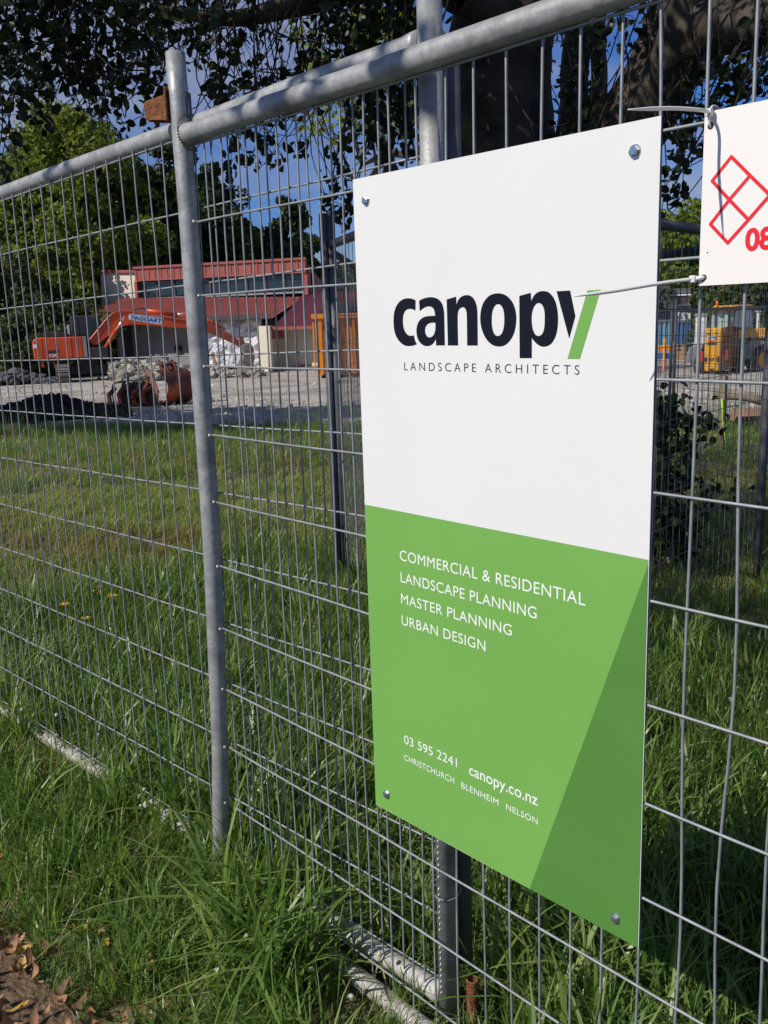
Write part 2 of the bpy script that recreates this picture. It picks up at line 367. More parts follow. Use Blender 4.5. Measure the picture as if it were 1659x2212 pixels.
for i, (ang, off) in enumerate(((-.42, 0), (-.42, 3.42), (-.42 + math.pi, .1))):
    ox = px + math.cos(-.42) * off; oy = py + math.sin(-.42) * off
    z = gz(ox, oy)
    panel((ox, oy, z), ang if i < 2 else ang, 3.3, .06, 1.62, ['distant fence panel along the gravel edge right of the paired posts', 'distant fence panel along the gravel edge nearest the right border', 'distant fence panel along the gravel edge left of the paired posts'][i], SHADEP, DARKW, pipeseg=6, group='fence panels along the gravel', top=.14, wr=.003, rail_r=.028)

# rusty steel pipe stake
b = MB(); b.tube([(0, 0, -.66), (0, 0, -.352)], .0125, 14, cap=False); b.tube([(0, 0, -.352), (0, 0, -.66)], .0095, 14, cap=False)
n = len(b.v) - 28 * 0
b.add([], [])
o28 = [(i, (i + 1) % 14, 28 + (i + 1) % 14, 28 + i) for i in range(14)]
o28 = [(14 + i, 14 + (i + 1) % 14, 28 + (14 - i - 1) % 14, 28 + (14 - i) % 14) for i in range(14)]
me = b.mesh('pipe_stake', True)
o = link('pipe_stake', me, RUSTD, loc=(.176, .088, 0), label='short rusty steel pipe stuck in the grass beside the fence post', category='pipe')
ring = MB().tube([(math.cos(a) * .011, math.sin(a) * .011, -.352) for a in np.linspace(0, 2 * math.pi, 19)], .0017, 5)
link('rim', ring.mesh('rim', True), RUST, o)

# ------------------------------------------------------------------ the big sign
W, H = .6085, 1.2
sg = thing('company_sign', (0, 0, 0), label='large white and green canopy landscape architects sign bolted to the fence', category='sign')
b = MB().box(0, W, 0, .0034, 0, H); b.m = [0, 0, 0, 0, 0, 0]
b.m = [1, 1, 0, 1, 1, 1]
link('panel', b.mesh('panel'), [WHITE, CORE], sg)
link('white_edge', MB().box(W + .0001, W + .0006, -.0001, .0007, 0, H).mesh('white_edge'), WHITE, sg)
def flat(name, loops, y, mt, parent): 
    me = curve_mesh(name, loops); n = len(me.vertices); co = np.empty(n * 3); me.vertices.foreach_get('co', co); co = co.reshape(-1, 3)
    me.vertices.foreach_set('co', np.stack([co[:, 0], np.full(n, y), co[:, 1]], 1).ravel()); me.update()
    # faces towards the viewer (-y)
    if len(me.polygons) and me.polygons[0].normal.y > 0: me.flip_normals()
    return link(name, me, mt, parent)
flat('green_field', [[(0.0006, 0.0006), (W - .0006, 0.0006), (W - .0006, .6165), (0.0006, .6185)]], -.0004, GREEN, sg)
flat('dark_green_triangle', [[(.3965, 0.0006), (W - .0006, 0.0006), (W - .0006, .609)]], -.0008, DGREEN, sg)
def onsign(x0, y0, s):
    def g(p):
        d = ray((x0 + p[0] * s) / 1.4756, (y0 + p[1] * s) / 1.4756); q = CP + d * (-CP.y / d.y)
        return (q.x, q.z) + tuple(p[2:])
    return g
A = onsign(1240, 920, .18083); B_ = onsign(1520, 900, .18083); C_ = onsign(1740, 900, .12056)
c_o = [(470,205,1),(410,178),(345,170),(270,180),(205,215),(150,275),(110,360),(88,450),(82,570),(88,690),(112,800),(155,890),(215,960),(280,1000),(350,1012),(430,1002),(493,978,1),(462,915),(440,823,1),(385,832),(335,815),(290,765),(260,690),(247,600),(250,500),(268,430),(300,380),(345,358),(385,357),(430,368),(468,388,1)]
a_o = [(532,213,1),(590,182),(660,160),(735,150),(810,160),(875,190),(925,245),(955,320),(972,420),(977,560),(986,1000,1),(832,1000,1),(828,885,1),(805,930),(770,975),(720,1005),(665,1012),(600,995),(545,945),(505,870),(486,770),(490,680),(515,600),(560,540),(620,500),(700,483),(815,478,1),(808,420),(790,360),(755,325),(705,312),(645,325),(590,358),(543,397,1)]
a_h = [(818,598,1),(740,602),(685,625),(650,670),(637,730),(645,790),(670,835),(705,857),(745,853),(785,820),(812,755),(820,690)]
n_o = [(1018,190,1),(1185,140,1),(1190,285,1),(1215,215),(1255,160),(1310,125),(1380,113),(1440,128),(1490,170),(1525,235),(1550,320),(1560,440),(1566,1002,1),(1380,1002,1),(1372,460),(1362,390),(1335,340),(1297,328),(1255,345),(1225,390),(1212,470),(1220,1002,1),(1040,1000,1)]
o_o = [(390,193),(470,208),(550,255),(620,335),(668,440),(693,560),(697,660),(685,780),(655,900),(605,1000),(540,1075),(470,1118),(385,1130),(300,1112),(220,1060),(150,970),(100,860),(70,740),(62,620),(75,490),(110,375),(165,290),(230,230),(310,200)]
o_h = [(375,383),(425,405),(460,460),(480,540),(486,660),(478,780),(455,870),(420,925),(370,945),(325,925),(290,865),(270,780),(264,660),(272,540),(298,450),(335,400)]
p_o = [(750,238,1),(952,183,1),(960,330,1),(995,255),(1045,195),(1110,160),(1185,153),(1260,172),(1330,235),(1385,335),(1418,460),(1432,610),(1428,760),(1405,900),(1360,1015),(1295,1095),(1215,1130),(1150,1130),(1080,1100),(1020,1045),(970,980,1),(970,1335,1),(757,1335,1)]
p_h = [(1095,362),(1140,385),(1175,440),(1195,530),(1198,650),(1192,780),(1168,880),(1130,930),(1085,943),(1040,925),(1005,870),(980,790),(968,660),(975,540),(1005,440),(1045,383)]
for nm, fn, loops in (('letter_c', A, [c_o]), ('letter_a', A, [a_o, a_h]), ('letter_n', A, [n_o]), ('letter_o', B_, [o_o, o_h]), ('letter_p', B_, [p_o, p_h])):
    flat(nm, [smoothloop([fn(p) for p in lp_], 5) for lp_ in loops], -.0004, NAVY, sg)
flat('letter_y', [[C_(p) for p in ((285,235),(643,215),(783,890),(620,1487))]], -.0004, NAVY, sg)
flat('green_stroke', [[C_(p) for p in ((1103,212),(1453,192),(900,2025),(575,2020))]], -.0004, GREEN, sg)
def sgt(name, s, x0, x1, zb, cap, y, mt, **k): return link(name, text_mesh(name, s, x0, x1, zb, cap, y, **k), mt, sg)
sgt('lettering', 'LANDSCAPE ARCHITECTS', .1192, .4873, .8709, .0136, -.0004, GREYP, spacing=1.55, weight=-.0001)
for s, a, e, zb, cp, sp in (('COMMERCIAL & RESIDENTIAL', .0942, .5032, .5268, .0192, 1.05), ('LANDSCAPE PLANNING', .0947, .4106, .4855, .0188, 1.05), ('MASTER PLANNING', .0942, .3592, .4447, .0186, 1.05), ('URBAN DESIGN', .0940, .3012, .4032, .0184, 1.05),
                            ('03 595 2241', .0912, .2298, .1648, .0174, 1.0), ('CHRISTCHURCH', .0900, .2222, .1298, .0117, 1.08), ('BLENHEIM', .2398, .3279, .1286, .0113, 1.08), ('NELSON', .3452, .4135, .1281, .0110, 1.08)):
    sgt('lettering', s, a, e, zb, cp, -.0008, PRINTW, spacing=sp, weight=0)
sgt('lettering', 'canopy.co.nz', .2594, .4135, .1618, .0135, -.0008, PRINTW, xheight=True, weight=.00018)
link('thin_line', MB().box(.0912, .4135, -.0009, -.0006, .1515, .1519).mesh('thin_line'), mat('faint_green_line', (.17, .37, .09), .5), sg)
bb = MB()
hexp = lambda r, y, ph: [(math.cos(ph + k * math.pi / 3) * r, y, math.sin(ph + k * math.pi / 3) * r) for k in range(6)]
vs = [(math.cos(k*math.pi/10)*.0092, -.0002, math.sin(k*math.pi/10)*.0092) for k in range(20)] + [(math.cos(k*math.pi/10)*.0088, -.0014, math.sin(k*math.pi/10)*.0088) for k in range(20)]
bb.add(vs, [tuple(range(39, 19, -1))] + [(k, (k+1) % 20, 20+(k+1) % 20, 20+k) for k in range(20)])
vs = hexp(.0072, -.0012, .2) + hexp(.0072, -.0052, .2) + hexp(.0052, -.0062, .2)
bb.add(vs, [(17,16,15,14,13,12)] + [(k, (k+1) % 6, 6+(k+1) % 6, 6+k) for k in range(6)] + [(6+k, 6+(k+1) % 6, 12+(k+1) % 6, 12+k) for k in range(6)])
bm_ = bb.mesh('bolt_head'); bm_.materials.append(CHROME)
bp = [(.0339, 1.1613, 'upper left'), (.5717, 1.1625, 'upper right'), (.0352, .0371, 'lower left'), (.5673, .0313, 'lower right')]
for x, z, wh in bp:
    o = link('bolt', bm_, None, None, (x, 0, z), label='hexagonal zinc bolt through the %s corner of the canopy sign' % wh, category='bolt', group='bolts holding the canopy sign'); o.rotation_euler = (0, random.uniform(0, 1), 0)

# ------------------------------------------------------------------ second sign
s2 = thing('phone_sign', (0, 0, 0), label='small white sign with red diamond logo and a red phone number at the right border', category='sign')
b = MB().box(.6715, 1.27, -.004, -.001, .9865, 1.1925); b.m = [1, 1, 0, 1, 1, 1]
hole = [(.6798, 1.1755), (.6781, .9962)]
link('panel', b.mesh('panel'), [CREAMW, CORE], s2)
def strokes(name, segs, wd, y, mt, parent):
    b = MB()
    for i, (p, q) in enumerate(segs):
        p, q = Vector(p), Vector(q); d = (q - p).normalized(); nn = Vector((-d.y, d.x)) * wd / 2
        yy = y - i * .00002
        b.add([(v.x, yy, v.y) for v in (p - nn, q - nn, q + nn, p + nn)], [(0, 1, 2, 3)])
        for c in (p, q):
            yy -= .00001
            b.add([(c.x + math.cos(a) * wd / 2, yy, c.y + math.sin(a) * wd / 2) for a in np.linspace(0, 2 * math.pi, 13)[:-1]], [tuple(range(12))])
    return link(name, b.mesh(name), mt, parent)
T_, Lf, Ce, R1 = (.7085, 1.1359), (.6848, 1.1112), (.7082, 1.0864), (.7332, 1.1112)
BL_, Bt, RM, FR = (.6846, 1.0603), (.7085, 1.0360), (.7338, 1.0608), (.7588, 1.0862)
strokes('logo', [(T_, Lf), (Lf, Ce), (Ce, RM), (T_, R1), (R1, FR), (R1, Ce), (Ce, BL_), (BL_, Bt), (Bt, RM), (RM, FR)], .0042, -.0043, REDP, s2)
link('lettering', text_mesh('lettering', '08', .7309, .7665, .0255 + 1.0, .0240, -.0044, weight=.0012), REDP, s2)
for x, z in hole:
    link('hole', MB().add([(x + math.cos(a) * .0042, -.00425, z + math.sin(a) * .0042) for a in np.linspace(0, 2 * math.pi, 17)[:-1]], [tuple(range(16))]).mesh('hole'), CORE, s2)
link('small_hole', MB().add([(.6822 + math.cos(a) * .001, -.00425, 1.0265 + math.sin(a) * .001) for a in np.linspace(0, 2 * math.pi, 9)[:-1]], [tuple(range(8))]).mesh('small_hole'), CORE, s2)
# zip ties
def onY(u, v, y):
    d = ray(u, v); return CP + d * ((y - CP.y) / d.y)
def tie(label, tail, loop, head):
    t = thing('cable_tie', (0, 0, 0), label=label, category='cable tie', group='white cable ties on the phone sign')
    n = len(tail); link('tail', MB().tube(tail, [.0024 if i < n - 3 else .0009 + .0005 * (n - 1 - i) for i in range(n)], 8, fa=.85).mesh('tail', True), NYLON, t)
    link('loop', MB().tube(loop, .0026, 8, fa=.6).mesh('loop', True), NYLON, t)
    o = link('head', MB().box(-.0042, .0042, -.0035, .0035, -.0045, .0045).mesh('head'), NYLON, t, head); bevel(o, .0012)
def spline(pts, n=6):
    P = [Vector(p) for p in pts]; P = [2*P[0]-P[1]] + P + [2*P[-1]-P[-2]]; o = []
    for i in range(1, len(P) - 2):
        a, b2, c, d = P[i-1], P[i], P[i+1], P[i+2]
        for k in range(n):
            s = k / n; o.append(.5 * ((2*b2) + (c-a)*s + (2*a-5*b2+4*c-d)*s*s + (3*b2-a-3*c+d)*s**3))
    return o + [P[-2]]
h1 = Vector((.6812, -.0115, 1.1895))
tie('white cable tie at the upper corner with its tail sticking out to the left', spline([h1, onY(1515, 238, -.035), onY(1450, 234, -.085), onY(1357, 237, -.16)]),
    spline([h1, (.6800, -.0085, 1.183), (.6797, -.0055, 1.1760), (.6797, .004, 1.1750), (.680, .013, 1.183), (.681, .010, 1.195), (.6812, -.004, 1.197), h1]), h1)
h2 = onY(1497, 603, -.009)
tie('long white cable tie whose tail crosses the canopy sign', spline([h2, onY(1420, 613, -.045), onY(1330, 628, -.09), onY(1240, 640, -.13)]),
    spline([h2, (.674, -.0085, .996), (.6781, -.0055, .9962), (.6790, .006, .9965), (.672, .0125, .996), (.663, .009, .995), (.662, -.002, .994), h2]), h2)

# ------------------------------------------------------------------ scattered grass (geometry nodes instances)
def scatter(name, pts, rots, scl, idx, sources, **props):
    me = bpy.data.meshes.new(name); me.from_pydata([tuple(p) for p in pts], [], [])
    a = me.attributes.new('rot', 'FLOAT_VECTOR', 'POINT'); a.data.foreach_set('vector', np.asarray(rots, float).ravel())
    a = me.attributes.new('scl', 'FLOAT', 'POINT'); a.data.foreach_set('value', np.asarray(scl, float))
    a = me.attributes.new('idx', 'INT', 'POINT'); a.data.foreach_set('value', np.asarray(idx, int))
    o = link(name, me, None, **props)
    c = bpy.data.collections.new(name + '_sources')
    for i, s in enumerate(sources):
        so_ = bpy.data.objects.new('%s_source_%02d' % (name, i), s); c.objects.link(so_)
    g = bpy.data.node_groups.new(name, 'GeometryNodeTree'); g.interface.new_socket('Geometry', in_out='INPUT', socket_type='NodeSocketGeometry'); g.interface.new_socket('Geometry', in_out='OUTPUT', socket_type='NodeSocketGeometry')
    gi = g.nodes.new('NodeGroupInput'); go = g.nodes.new('NodeGroupOutput'); ci = g.nodes.new('GeometryNodeCollectionInfo'); ci.inputs[0].default_value = c; ci.inputs[1].default_value = True; ci.inputs[2].default_value = True
    ip = g.nodes.new('GeometryNodeInstanceOnPoints'); ip.inputs['Pick Instance'].default_value = True
    def na(nm, ty):
        q = g.nodes.new('GeometryNodeInputNamedAttribute'); q.data_type = ty; q.inputs[0].default_value = nm; return q
    r, s, ix = na('rot', 'FLOAT_VECTOR'), na('scl', 'FLOAT'), na('idx', 'INT'); l = g.links.new
    l(gi.outputs[0], ip.inputs['Points']); l(ci.outputs[0], ip.inputs['Instance']); l(ix.outputs[0], ip.inputs['Instance Index']); l(r.outputs[0], ip.inputs['Rotation']); l(s.outputs[0], ip.inputs['Scale']); l(ip.outputs[0], go.inputs[0])
    md = o.modifiers.new('scatter', 'NODES'); md.node_group = g
    return o
def tuft(n, h, wd, spread, bend, seg=4, seed=0, hvar=.4, lean=(0, 0)):
    rg = random.Random(seed); b = MB()
    for i in range(n):
        a = rg.uniform(0, 6.28); rr = spread * math.sqrt(rg.random()); x, y = math.cos(a) * rr, math.sin(a) * rr
        hh = h * rg.uniform(1 - hvar, 1 + hvar); bd = bend * rg.uniform(.25, 1.3) * hh; da = rg.uniform(0, 6.28)
        dx, dy = math.cos(da) * bd + lean[0] * hh, math.sin(da) * bd + lean[1] * hh; sa = da + math.pi / 2 + rg.uniform(-.6, .6); ww = wd * rg.uniform(.6, 1.2)
        sx, sy = math.cos(sa) * ww / 2, math.sin(sa) * ww / 2; vs = []; 
        for k in range(seg + 1):
            t = k / seg; q = t * t; dr = math.hypot(dx, dy) / hh; z = hh * (t - .42 * min(dr, 1.3) * t ** 3)
            wq = (1 - t ** 2.2) * (.55 + .45 * min(1, t * 4))
            cx, cy = x + dx * q, y + dy * q
            if k < seg: vs += [(cx - sx * wq, cy - sy * wq, z), (cx + sx * wq, cy + sy * wq, z)]
            else: vs += [(cx, cy, z)]
        fs = [(2*k, 2*k+1, 2*k+3, 2*k+2) for k in range(seg - 1)] + [(2*seg-2, 2*seg-1, 2*seg)]
        b.add(vs, fs)
    return b
def clover(n, h, sz, spread, seed):
    rg = random.Random(seed); b = MB()
    for i in range(n):
        a = rg.uniform(0, 6.28); rr = spread * math.sqrt(rg.random()); x, y = math.cos(a) * rr, math.sin(a) * rr; hh = h * rg.uniform(.4, 1.1)
        b.add([(x - .0006, y, 0), (x + .0006, y, 0), (x, y, hh)], [(0, 1, 2)])
        tx, ty = rg.uniform(-.4, .4), rg.uniform(-.4, .4); a0 = rg.uniform(0, 6.28)
        for k in range(3):
            an = a0 + k * 2.094; c, s = math.cos(an), math.sin(an); q = sz * rg.uniform(.8, 1.2); pt = []
            for (l, w2) in ((0, 0), (.55, -.42), (1, -.33), (1.02, .33), (.55, .42)):
                px_, py_ = (c * l - s * w2) * q, (s * l + c * w2) * q; pt.append((x + px_, y + py_, hh + px_ * tx + py_ * ty + .12 * q * l))
            b.add(pt, [(0, 1, 2, 3, 4)])
    return b
def msh(b, name, mt): me = b.mesh(name); me.materials.append(mt); return me
src = [msh(tuft(22, .13, .0050, .055, .5, seed=i), 'fine_tuft', GRASS) for i in range(3)]          # 0-2
src += [msh(tuft(12, .22, .0105, .05, .6, 5, seed=10 + i), 'broad_tuft', GRASS) for i in range(3)]    # 3-5
src += [msh(clover(14, .07, .011, .07, 20 + i), 'clover_patch', CLOVER) for i in range(2)]             # 6-7
src += [msh(tuft(7, .30, .0150, .05, .9, 6, seed=30 + i, lean=(-.28, -.25), hvar=.55), 'flopped_tuft', GRASS) for i in range(2)]  # 8-9
src += [msh(tuft(34, .085, .0060, .09, .9, 3, seed=40 + i), 'mown_tuft', GRASSDRY) for i in range(3)]   # 10-12
sh = tuft(5, .30, .0022, .04, .35, 5, seed=50)                                                         # seed stalks
rg = random.Random(5)
for i in range(3):
    x, y = rg.uniform(-.04, .04), rg.uniform(-.04, .04); h = rg.uniform(.2, .34); sh.tube([(x, y, 0), (x + .01, y, h * .8), (x + .02, y + .005, h)], [.0008, .0008, .0006], 3)
    sh.tube([(x + .01, y, h * .8), (x + .014, y, h * .9), (x + .022, y + .005, h * 1.04)], [.001, .0032, .0008], 5)
src += [msh(sh, 'seeding_grass', GRASS)]                                                            # 13
pts, rots, scl, idx = [], [], [], []
def put(x, y, k, s, tilt=.15):
    pts.append((x, y, gz(x, y) - .004)); rots.append((random.gauss(0, tilt), random.gauss(0, tilt), random.uniform(0, 6.28))); scl.append(s); idx.append(k)
def patch(x, y, s=1., o=0): return noise.noise(Vector((x * s, y * s, o)))
for i in range(9000):                                  # near field
    x, y = random.uniform(-3.6, 1.75), random.uniform(-.66, 2.3)
    e = -.46 + .06 * patch(x, 1, 3) + .04 * patch(x, 2, 9)
    if y < e: continue
    if y < e + .10 and random.random() < .55: continue
    d = abs(y - .02); p = patch(x, y, 1.6)
    tall = max(0, 1 - d / .35)
    u_ = random.random()
    if y < -.12:
        k = random.choice((0, 1, 2)) if u_ < .40 else (random.choice((6, 7)) if u_ < .74 else (random.choice((3, 4, 5)) if u_ < .98 else 13))
        s = random.uniform(.35, .85) * (1 + .35 * tall) * (1 + .3 * p) * (1.25 if x < -1.1 else 1)
    else:
        k = random.choice((0, 1, 2)) if u_ < .42 else (random.choice((3, 4, 5)) if u_ < .86 else (random.choice((6, 7)) if u_ < .96 else 13))
        s = random.uniform(.6, 1.1) * (1 + .25 * tall) * (1 + .35 * p)
    if x < -.66 and -.24 < y < .02 and not (-1.25 < x < -1.0 or -1.9 < x < -1.75): s *= .52; k = 0 if k in (5, 13) else k
    if -.10 < x < .36 and -.20 < y < .16: s *= .40
    elif -.34 < x < -.09 and -.20 < y < .16: s *= .6
    put(x, y, k, s)
for i in range(1500):
    x, y = random.uniform(-3.6, -.4), random.uniform(-.50, .05)
    put(x, y, random.choice((0, 1, 2, 6, 7, 10)), random.uniform(.35, .6))
def clump(x0, x1, y0, y1, n, s0, s1, ks=(8, 9, 3, 4), rz=None):
    for i in range(n):
        x, y = random.uniform(x0, x1), random.uniform(y0, y1)
        put(x, y, random.choice(ks), random.uniform(s0, s1), .12)
        if rz is not None: rots[-1] = (random.gauss(0, .22), random.gauss(0, .22), rz + random.gauss(0, 1.0))
clump(-.52, -.30, -.16, -.02, 34, .45, .95, ks=(8, 9, 3, 8), rz=0)      # long blades leaning over the bottom rail right of the post
clump(-.38, -.10, -.20, -.03, 48, .5, 1.0, ks=(8, 9, 8, 9, 3, 4), rz=.1)
clump(-1.5, .1, -.45, -.15, 120, .3, .6, ks=(8, 9, 3, 4, 5, 13), rz=0)
clump(-.12, .12, -.42, -.22, 40, .4, .7, rz=0)
clump(-1.5, -.7, -.34, -.2, 60, .45, .8, ks=(3, 4, 5, 8), rz=.3)
clump(-3.3, -1.4, -.36, -.2, 60, .4, .75, ks=(3, 4, 5))
clump(.3, 1.3, .06, .5, 150, .5, .9, ks=(3, 4, 5, 8))
for i in range(9000):                                  # middle and far field
    az = random.uniform(-76, -18); r = math.sqrt(random.uniform(2.6 ** 2, 18 ** 2)) if random.random() < .6 else random.uniform(2.6, 9)
    if r > edge_r(az) + .1: continue
    x, y = pol(az, r)
    if y < 2.2 and y < .2: continue
    mown = 1 if 4.4 + 1.2 * patch(x, y, .5) < r < 9.5 + 2 * patch(x, y, .4, 4) else 0
    if r > 9.5: k = random.choice((0, 1, 2, 10, 11)); s = random.uniform(.9, 1.6)
    elif mown: k = random.choice((10, 11, 12, 10, 11, 12, 0)); s = random.uniform(.7, 1.25)
    else: k = random.choice((0, 1, 2, 3, 4, 5, 6, 7, 13)); s = random.uniform(.6, 1.15)
    put(x, y, k, s)
for i in range(2600):                                  # thin the seam at the gravel edge
    az = random.uniform(-76, -18); r = edge_r(az) + random.gauss(-.15, .35)
    x, y = pol(az, r); put(x, y, random.choice((0, 1, 2, 10, 13)), random.uniform(.5, 1.3))
dead_i = len(src); src += [msh(tuft(6, .10, .004, .06, 1.2, 3, seed=70 + i), 'dead_tuft', DEADG) for i in range(2)]
for i in range(900):
    x, y = random.uniform(-3.4, 1.3), random.uniform(-.5, 2.2); put(x, y, dead_i + random.randrange(2), random.uniform(.5, 1.2), .4)
for i in range(420):                                   # upright broad leafy clumps along the fence base
    x, y = random.uniform(-3.2, -.05), random.choice((random.uniform(-.42, -.16), random.uniform(.06, .35)))
    if patch(x, y, 2.2, 3) < -.12: continue
    put(x, y, random.choice((3, 4, 5, 8)), random.uniform(.55, .95) * (.8 if y < 0 else 1.1), .14)
scatter('grass', pts, rots, scl, idx, src, kind='stuff', label='long green grass with clover growing on both sides of the fence', category='grass')

# white clover flowers (stuff) and yellow dandelions
def ico(r, sub=1):
    bm = bmesh.new(); bmesh.ops.create_icosphere(bm, subdivisions=sub, radius=r); me = bpy.data.meshes.new('i'); bm.to_mesh(me); bm.free(); return me
fm = ico(.008, 2); fm.name = 'clover_flower'
for v in fm.vertices: v.co *= random.uniform(.75, 1.15)
fm.materials.append(mat('clover_flower', (.55, .52, .42), .8, 0, (.35, .36, .2), 300))
P, Rr, Sc, Ix = [], [], [], []
for i in range(330):
    if random.random() < .4: x, y = random.uniform(-2.6, .3), random.uniform(-.5, 0)
    else: x, y = random.uniform(-3.5, .8), random.uniform(.1, 1.9)
    if patch(x, y, 1.3, 7) < -.05: continue
    P.append((x, y, gz(x, y) + random.uniform(.06, .15))); Rr.append((0, 0, 0)); Sc.append(random.uniform(.4, 1)); Ix.append(0)
scatter('clover_flowers', P, Rr, Sc, Ix, [fm], kind='stuff', label='small white clover flowers dotted through the grass', category='flowers')
YEL = mat('yellow_petals', (.75, .45, .02), .6)
STEM = mat('flower_stem', (.09, .14, .03), .6)
def dandelion(p, s, label):
    g = gz(p.x, p.y); t = thing('dandelion', (p.x, p.y, g), label=label, category='flower', group='yellow dandelions behind the left fence panel')
    h = p.z - g; b = MB().tube([(0, 0, 0), (.006, .003, h * .5), (0, 0, h)], .0014, 5); link('stem', b.mesh('stem', True), STEM, t)
    b = MB()
    for k in range(22):
        a = k * 2.4; l = s * (.7 + .3 * (k % 3) / 2); c, q = math.cos(a), math.sin(a); w_ = s * .16; z = h + .003 * (k % 3)
        b.add([(0, 0, h), (c * l * .6 - q * w_, q * l * .6 + c * w_, z + .004), (c * l, q * l, z + .002), (c * l * .6 + q * w_, q * l * .6 - c * w_, z + .004)], [(0, 1, 2, 3)])
    link('petals', b.mesh('petals'), YEL, t)
for (u, v, s, lb) in ((139, 1308, .020, 'yellow dandelion, leftmost of the cluster seen through the left panel'), (207, 1281, .026, 'largest yellow dandelion in the middle of the cluster'), (189, 1288, .014, 'half open dandelion just left of the largest one'),
                      (213, 1270, .016, 'yellow dandelion standing above the largest one'), (243, 1289, .020, 'yellow dandelion, rightmost of the cluster'), (187, 1337, .018, 'lowest yellow dandelion, standing below the others')):
    r = 2.6; s *= 1.5
    for _ in range(60):
        p = at(u, v, r)
        if p.z < gz(p.x, p.y) + .17: break
        r += .05
    dandelion(p, s, lb)

# dry leaves on the verge
def dry_leaf_mesh(l, w_, curl, seed):
    rg = random.Random(seed); b = MB(); vs = []; n = 7
    for i in range(n):
        t = i / (n - 1); ww = w_ * math.sin(math.pi * (t * .92 + .04)) ** .8; z = curl * (t - .5) ** 2 * l * 2; x = (t - .5) * l
        vs += [(x, -ww, z + .35 * ww + rg.uniform(-1, 1) * .001), (x, 0, z), (x, ww, z + .35 * ww + rg.uniform(-1, 1) * .001)]
    for i in range(n - 1): vs_ = 3 * i; b_f = [(vs_, vs_ + 1, vs_ + 4, vs_ + 3), (vs_ + 1, vs_ + 2, vs_ + 5, vs_ + 4)]; b.f += b_f; b.m += [0, 0]
    b.v = vs; return b.mesh('dry_leaf', True)
kinds = [('yellow', mat('yellow_dead_leaf', (.55, .33, .05), .6, 0, (.40, .22, .05), 60)), ('tan', mat('tan_dead_leaf', (.36, .19, .09), .7, 0, (.24, .11, .05), 50)), ('brown', mat('brown_dead_leaf', (.15, .075, .035), .7, 0, (.22, .12, .06), 50))]
lm = []
for kn, mt_ in kinds:
    for j in range(3):
        m_ = dry_leaf_mesh(.052, .012, .5 + j * .4, j); m_.materials.append(mt_); lm.append((kn, m_))
for i in range(280):
    x = random.uniform(-1.6, -.05); y = -.56 + random.gauss(0, .07)
    if i % 6 == 0: y = random.uniform(-.5, -.3)
    kn, m_ = random.choices(lm, weights=[1, 1, 1, 3, 3, 3, 3, 3, 3])[0]
    o = link('dead_leaf', m_, None, None, (x, y, -.454 + random.random() * .022), label='%s dead leaf lying on the dirt edge by the footpath' % kn, category='leaf', group='%s dead leaves on the verge' % kn)
    o.rotation_euler = (random.gauss(0, .45), random.gauss(0, .35), random.uniform(0, 6.28)); o.scale = [random.uniform(.4, 1.0)] * 3

# ------------------------------------------------------------------ gravel stones (stuff) and rubble
def rockmesh(seed, sub=1, flat=.7):
    rg = random.Random(seed); me = ico(1, sub); me.name = 'stone'
    for v in me.vertices:
        q = v.co.copy(); k = 1 + .38 * noise.noise(q * 1.3 + Vector((seed * 7, 0, 0))) + rg.uniform(-.16, .16); v.co = Vector((q.x * k, q.y * k * .8, q.z * k * flat))
    return me
STONE = leafmat('gravel_stone', [(.28, .26, .22), (.40, .37, .32), (.52, .48, .42), (.33, .30, .25)], 0, .95, .2)
rm = [rockmesh(i) for i in range(4)]
for m_ in rm: m_.materials.append(STONE)
P, Rr, Sc, Ix = [], [], [], []
for i in range(9000):
    az = random.uniform(-74, -24); r = random.uniform(13.2, 42) if random.random() < .5 else random.uniform(13.2, 22)
    if r < edge_r(az) - .1: continue
    x, y = pol(az, r); P.append((x, y, gz(x, y) + .004)); Rr.append([random.uniform(0, 6) for _ in range(3)]); Sc.append(random.uniform(.012, .04) * (1 + (random.random() < .06) * 1.5)); Ix.append(random.randrange(4))
scatter('gravel_stones', P, Rr, Sc, Ix, rm, kind='stuff', label='loose grey stones scattered over the gravel yard', category='gravel')

RUB = mat('broken_concrete', (.36, .345, .31), .95, 0, (.50, .48, .43), 2.5, .7, 9, col3=(.22, .21, .19), scale3=1.2)
def heap(name, pts_r, n, label, cat, mt, smin, smax, hfun, big=0, flat=.7):
    t = thing(name, pts_r[0], label=label, category=cat); b = MB(); o0 = Vector(pts_r[0])
    pool = [rockmesh(100 + i, 1, flat) for i in range(6)]
    bigm = [rockmesh(200 + i, 1, .5) for i in range(3)]
    for m_ in bigm: m_.materials.append(mt)
    for i in range(n):
        s = random.random(); k = s * (len(pts_r) - 1); j = min(int(k), len(pts_r) - 2); a, c = Vector(pts_r[j]), Vector(pts_r[j+1]); p = a.lerp(c, k - j)
        dpt = random.gauss(0, .38); hh = hfun(s) * max(0, 1 - abs(dpt) / 1.1) * random.uniform(.2, 1) ** .6
        dv = (Vector((p.x, p.y, 0)) - Vector((CP.x, CP.y, 0))).normalized()
        q = p + dv * dpt * 1.3; q.z = gz(q.x, q.y) + hh
        sc = random.uniform(smin, smax); Rm = Matrix.Rotation(random.uniform(0, 6), 3, 'Z') @ Matrix.Rotation(random.uniform(-1, 1), 3, 'X') @ Matrix.Rotation(random.uniform(-1, 1), 3, 'Y')
        if i < big:
            o = link('slab', random.choice(bigm), None, t, q - o0 + Vector((0, 0, .05))); o.scale = [sc * 1.5] * 3; o.rotation_euler = Rm.to_euler(); continue
        me = random.choice(pool); vs = [Rm @ (v.co * sc) + q - o0 for v in me.vertices]; b.add(vs, [tuple(f.vertices) for f in me.polygons])
    link('rubble', b.mesh('rubble'), mt, t, kind='stuff'); return t
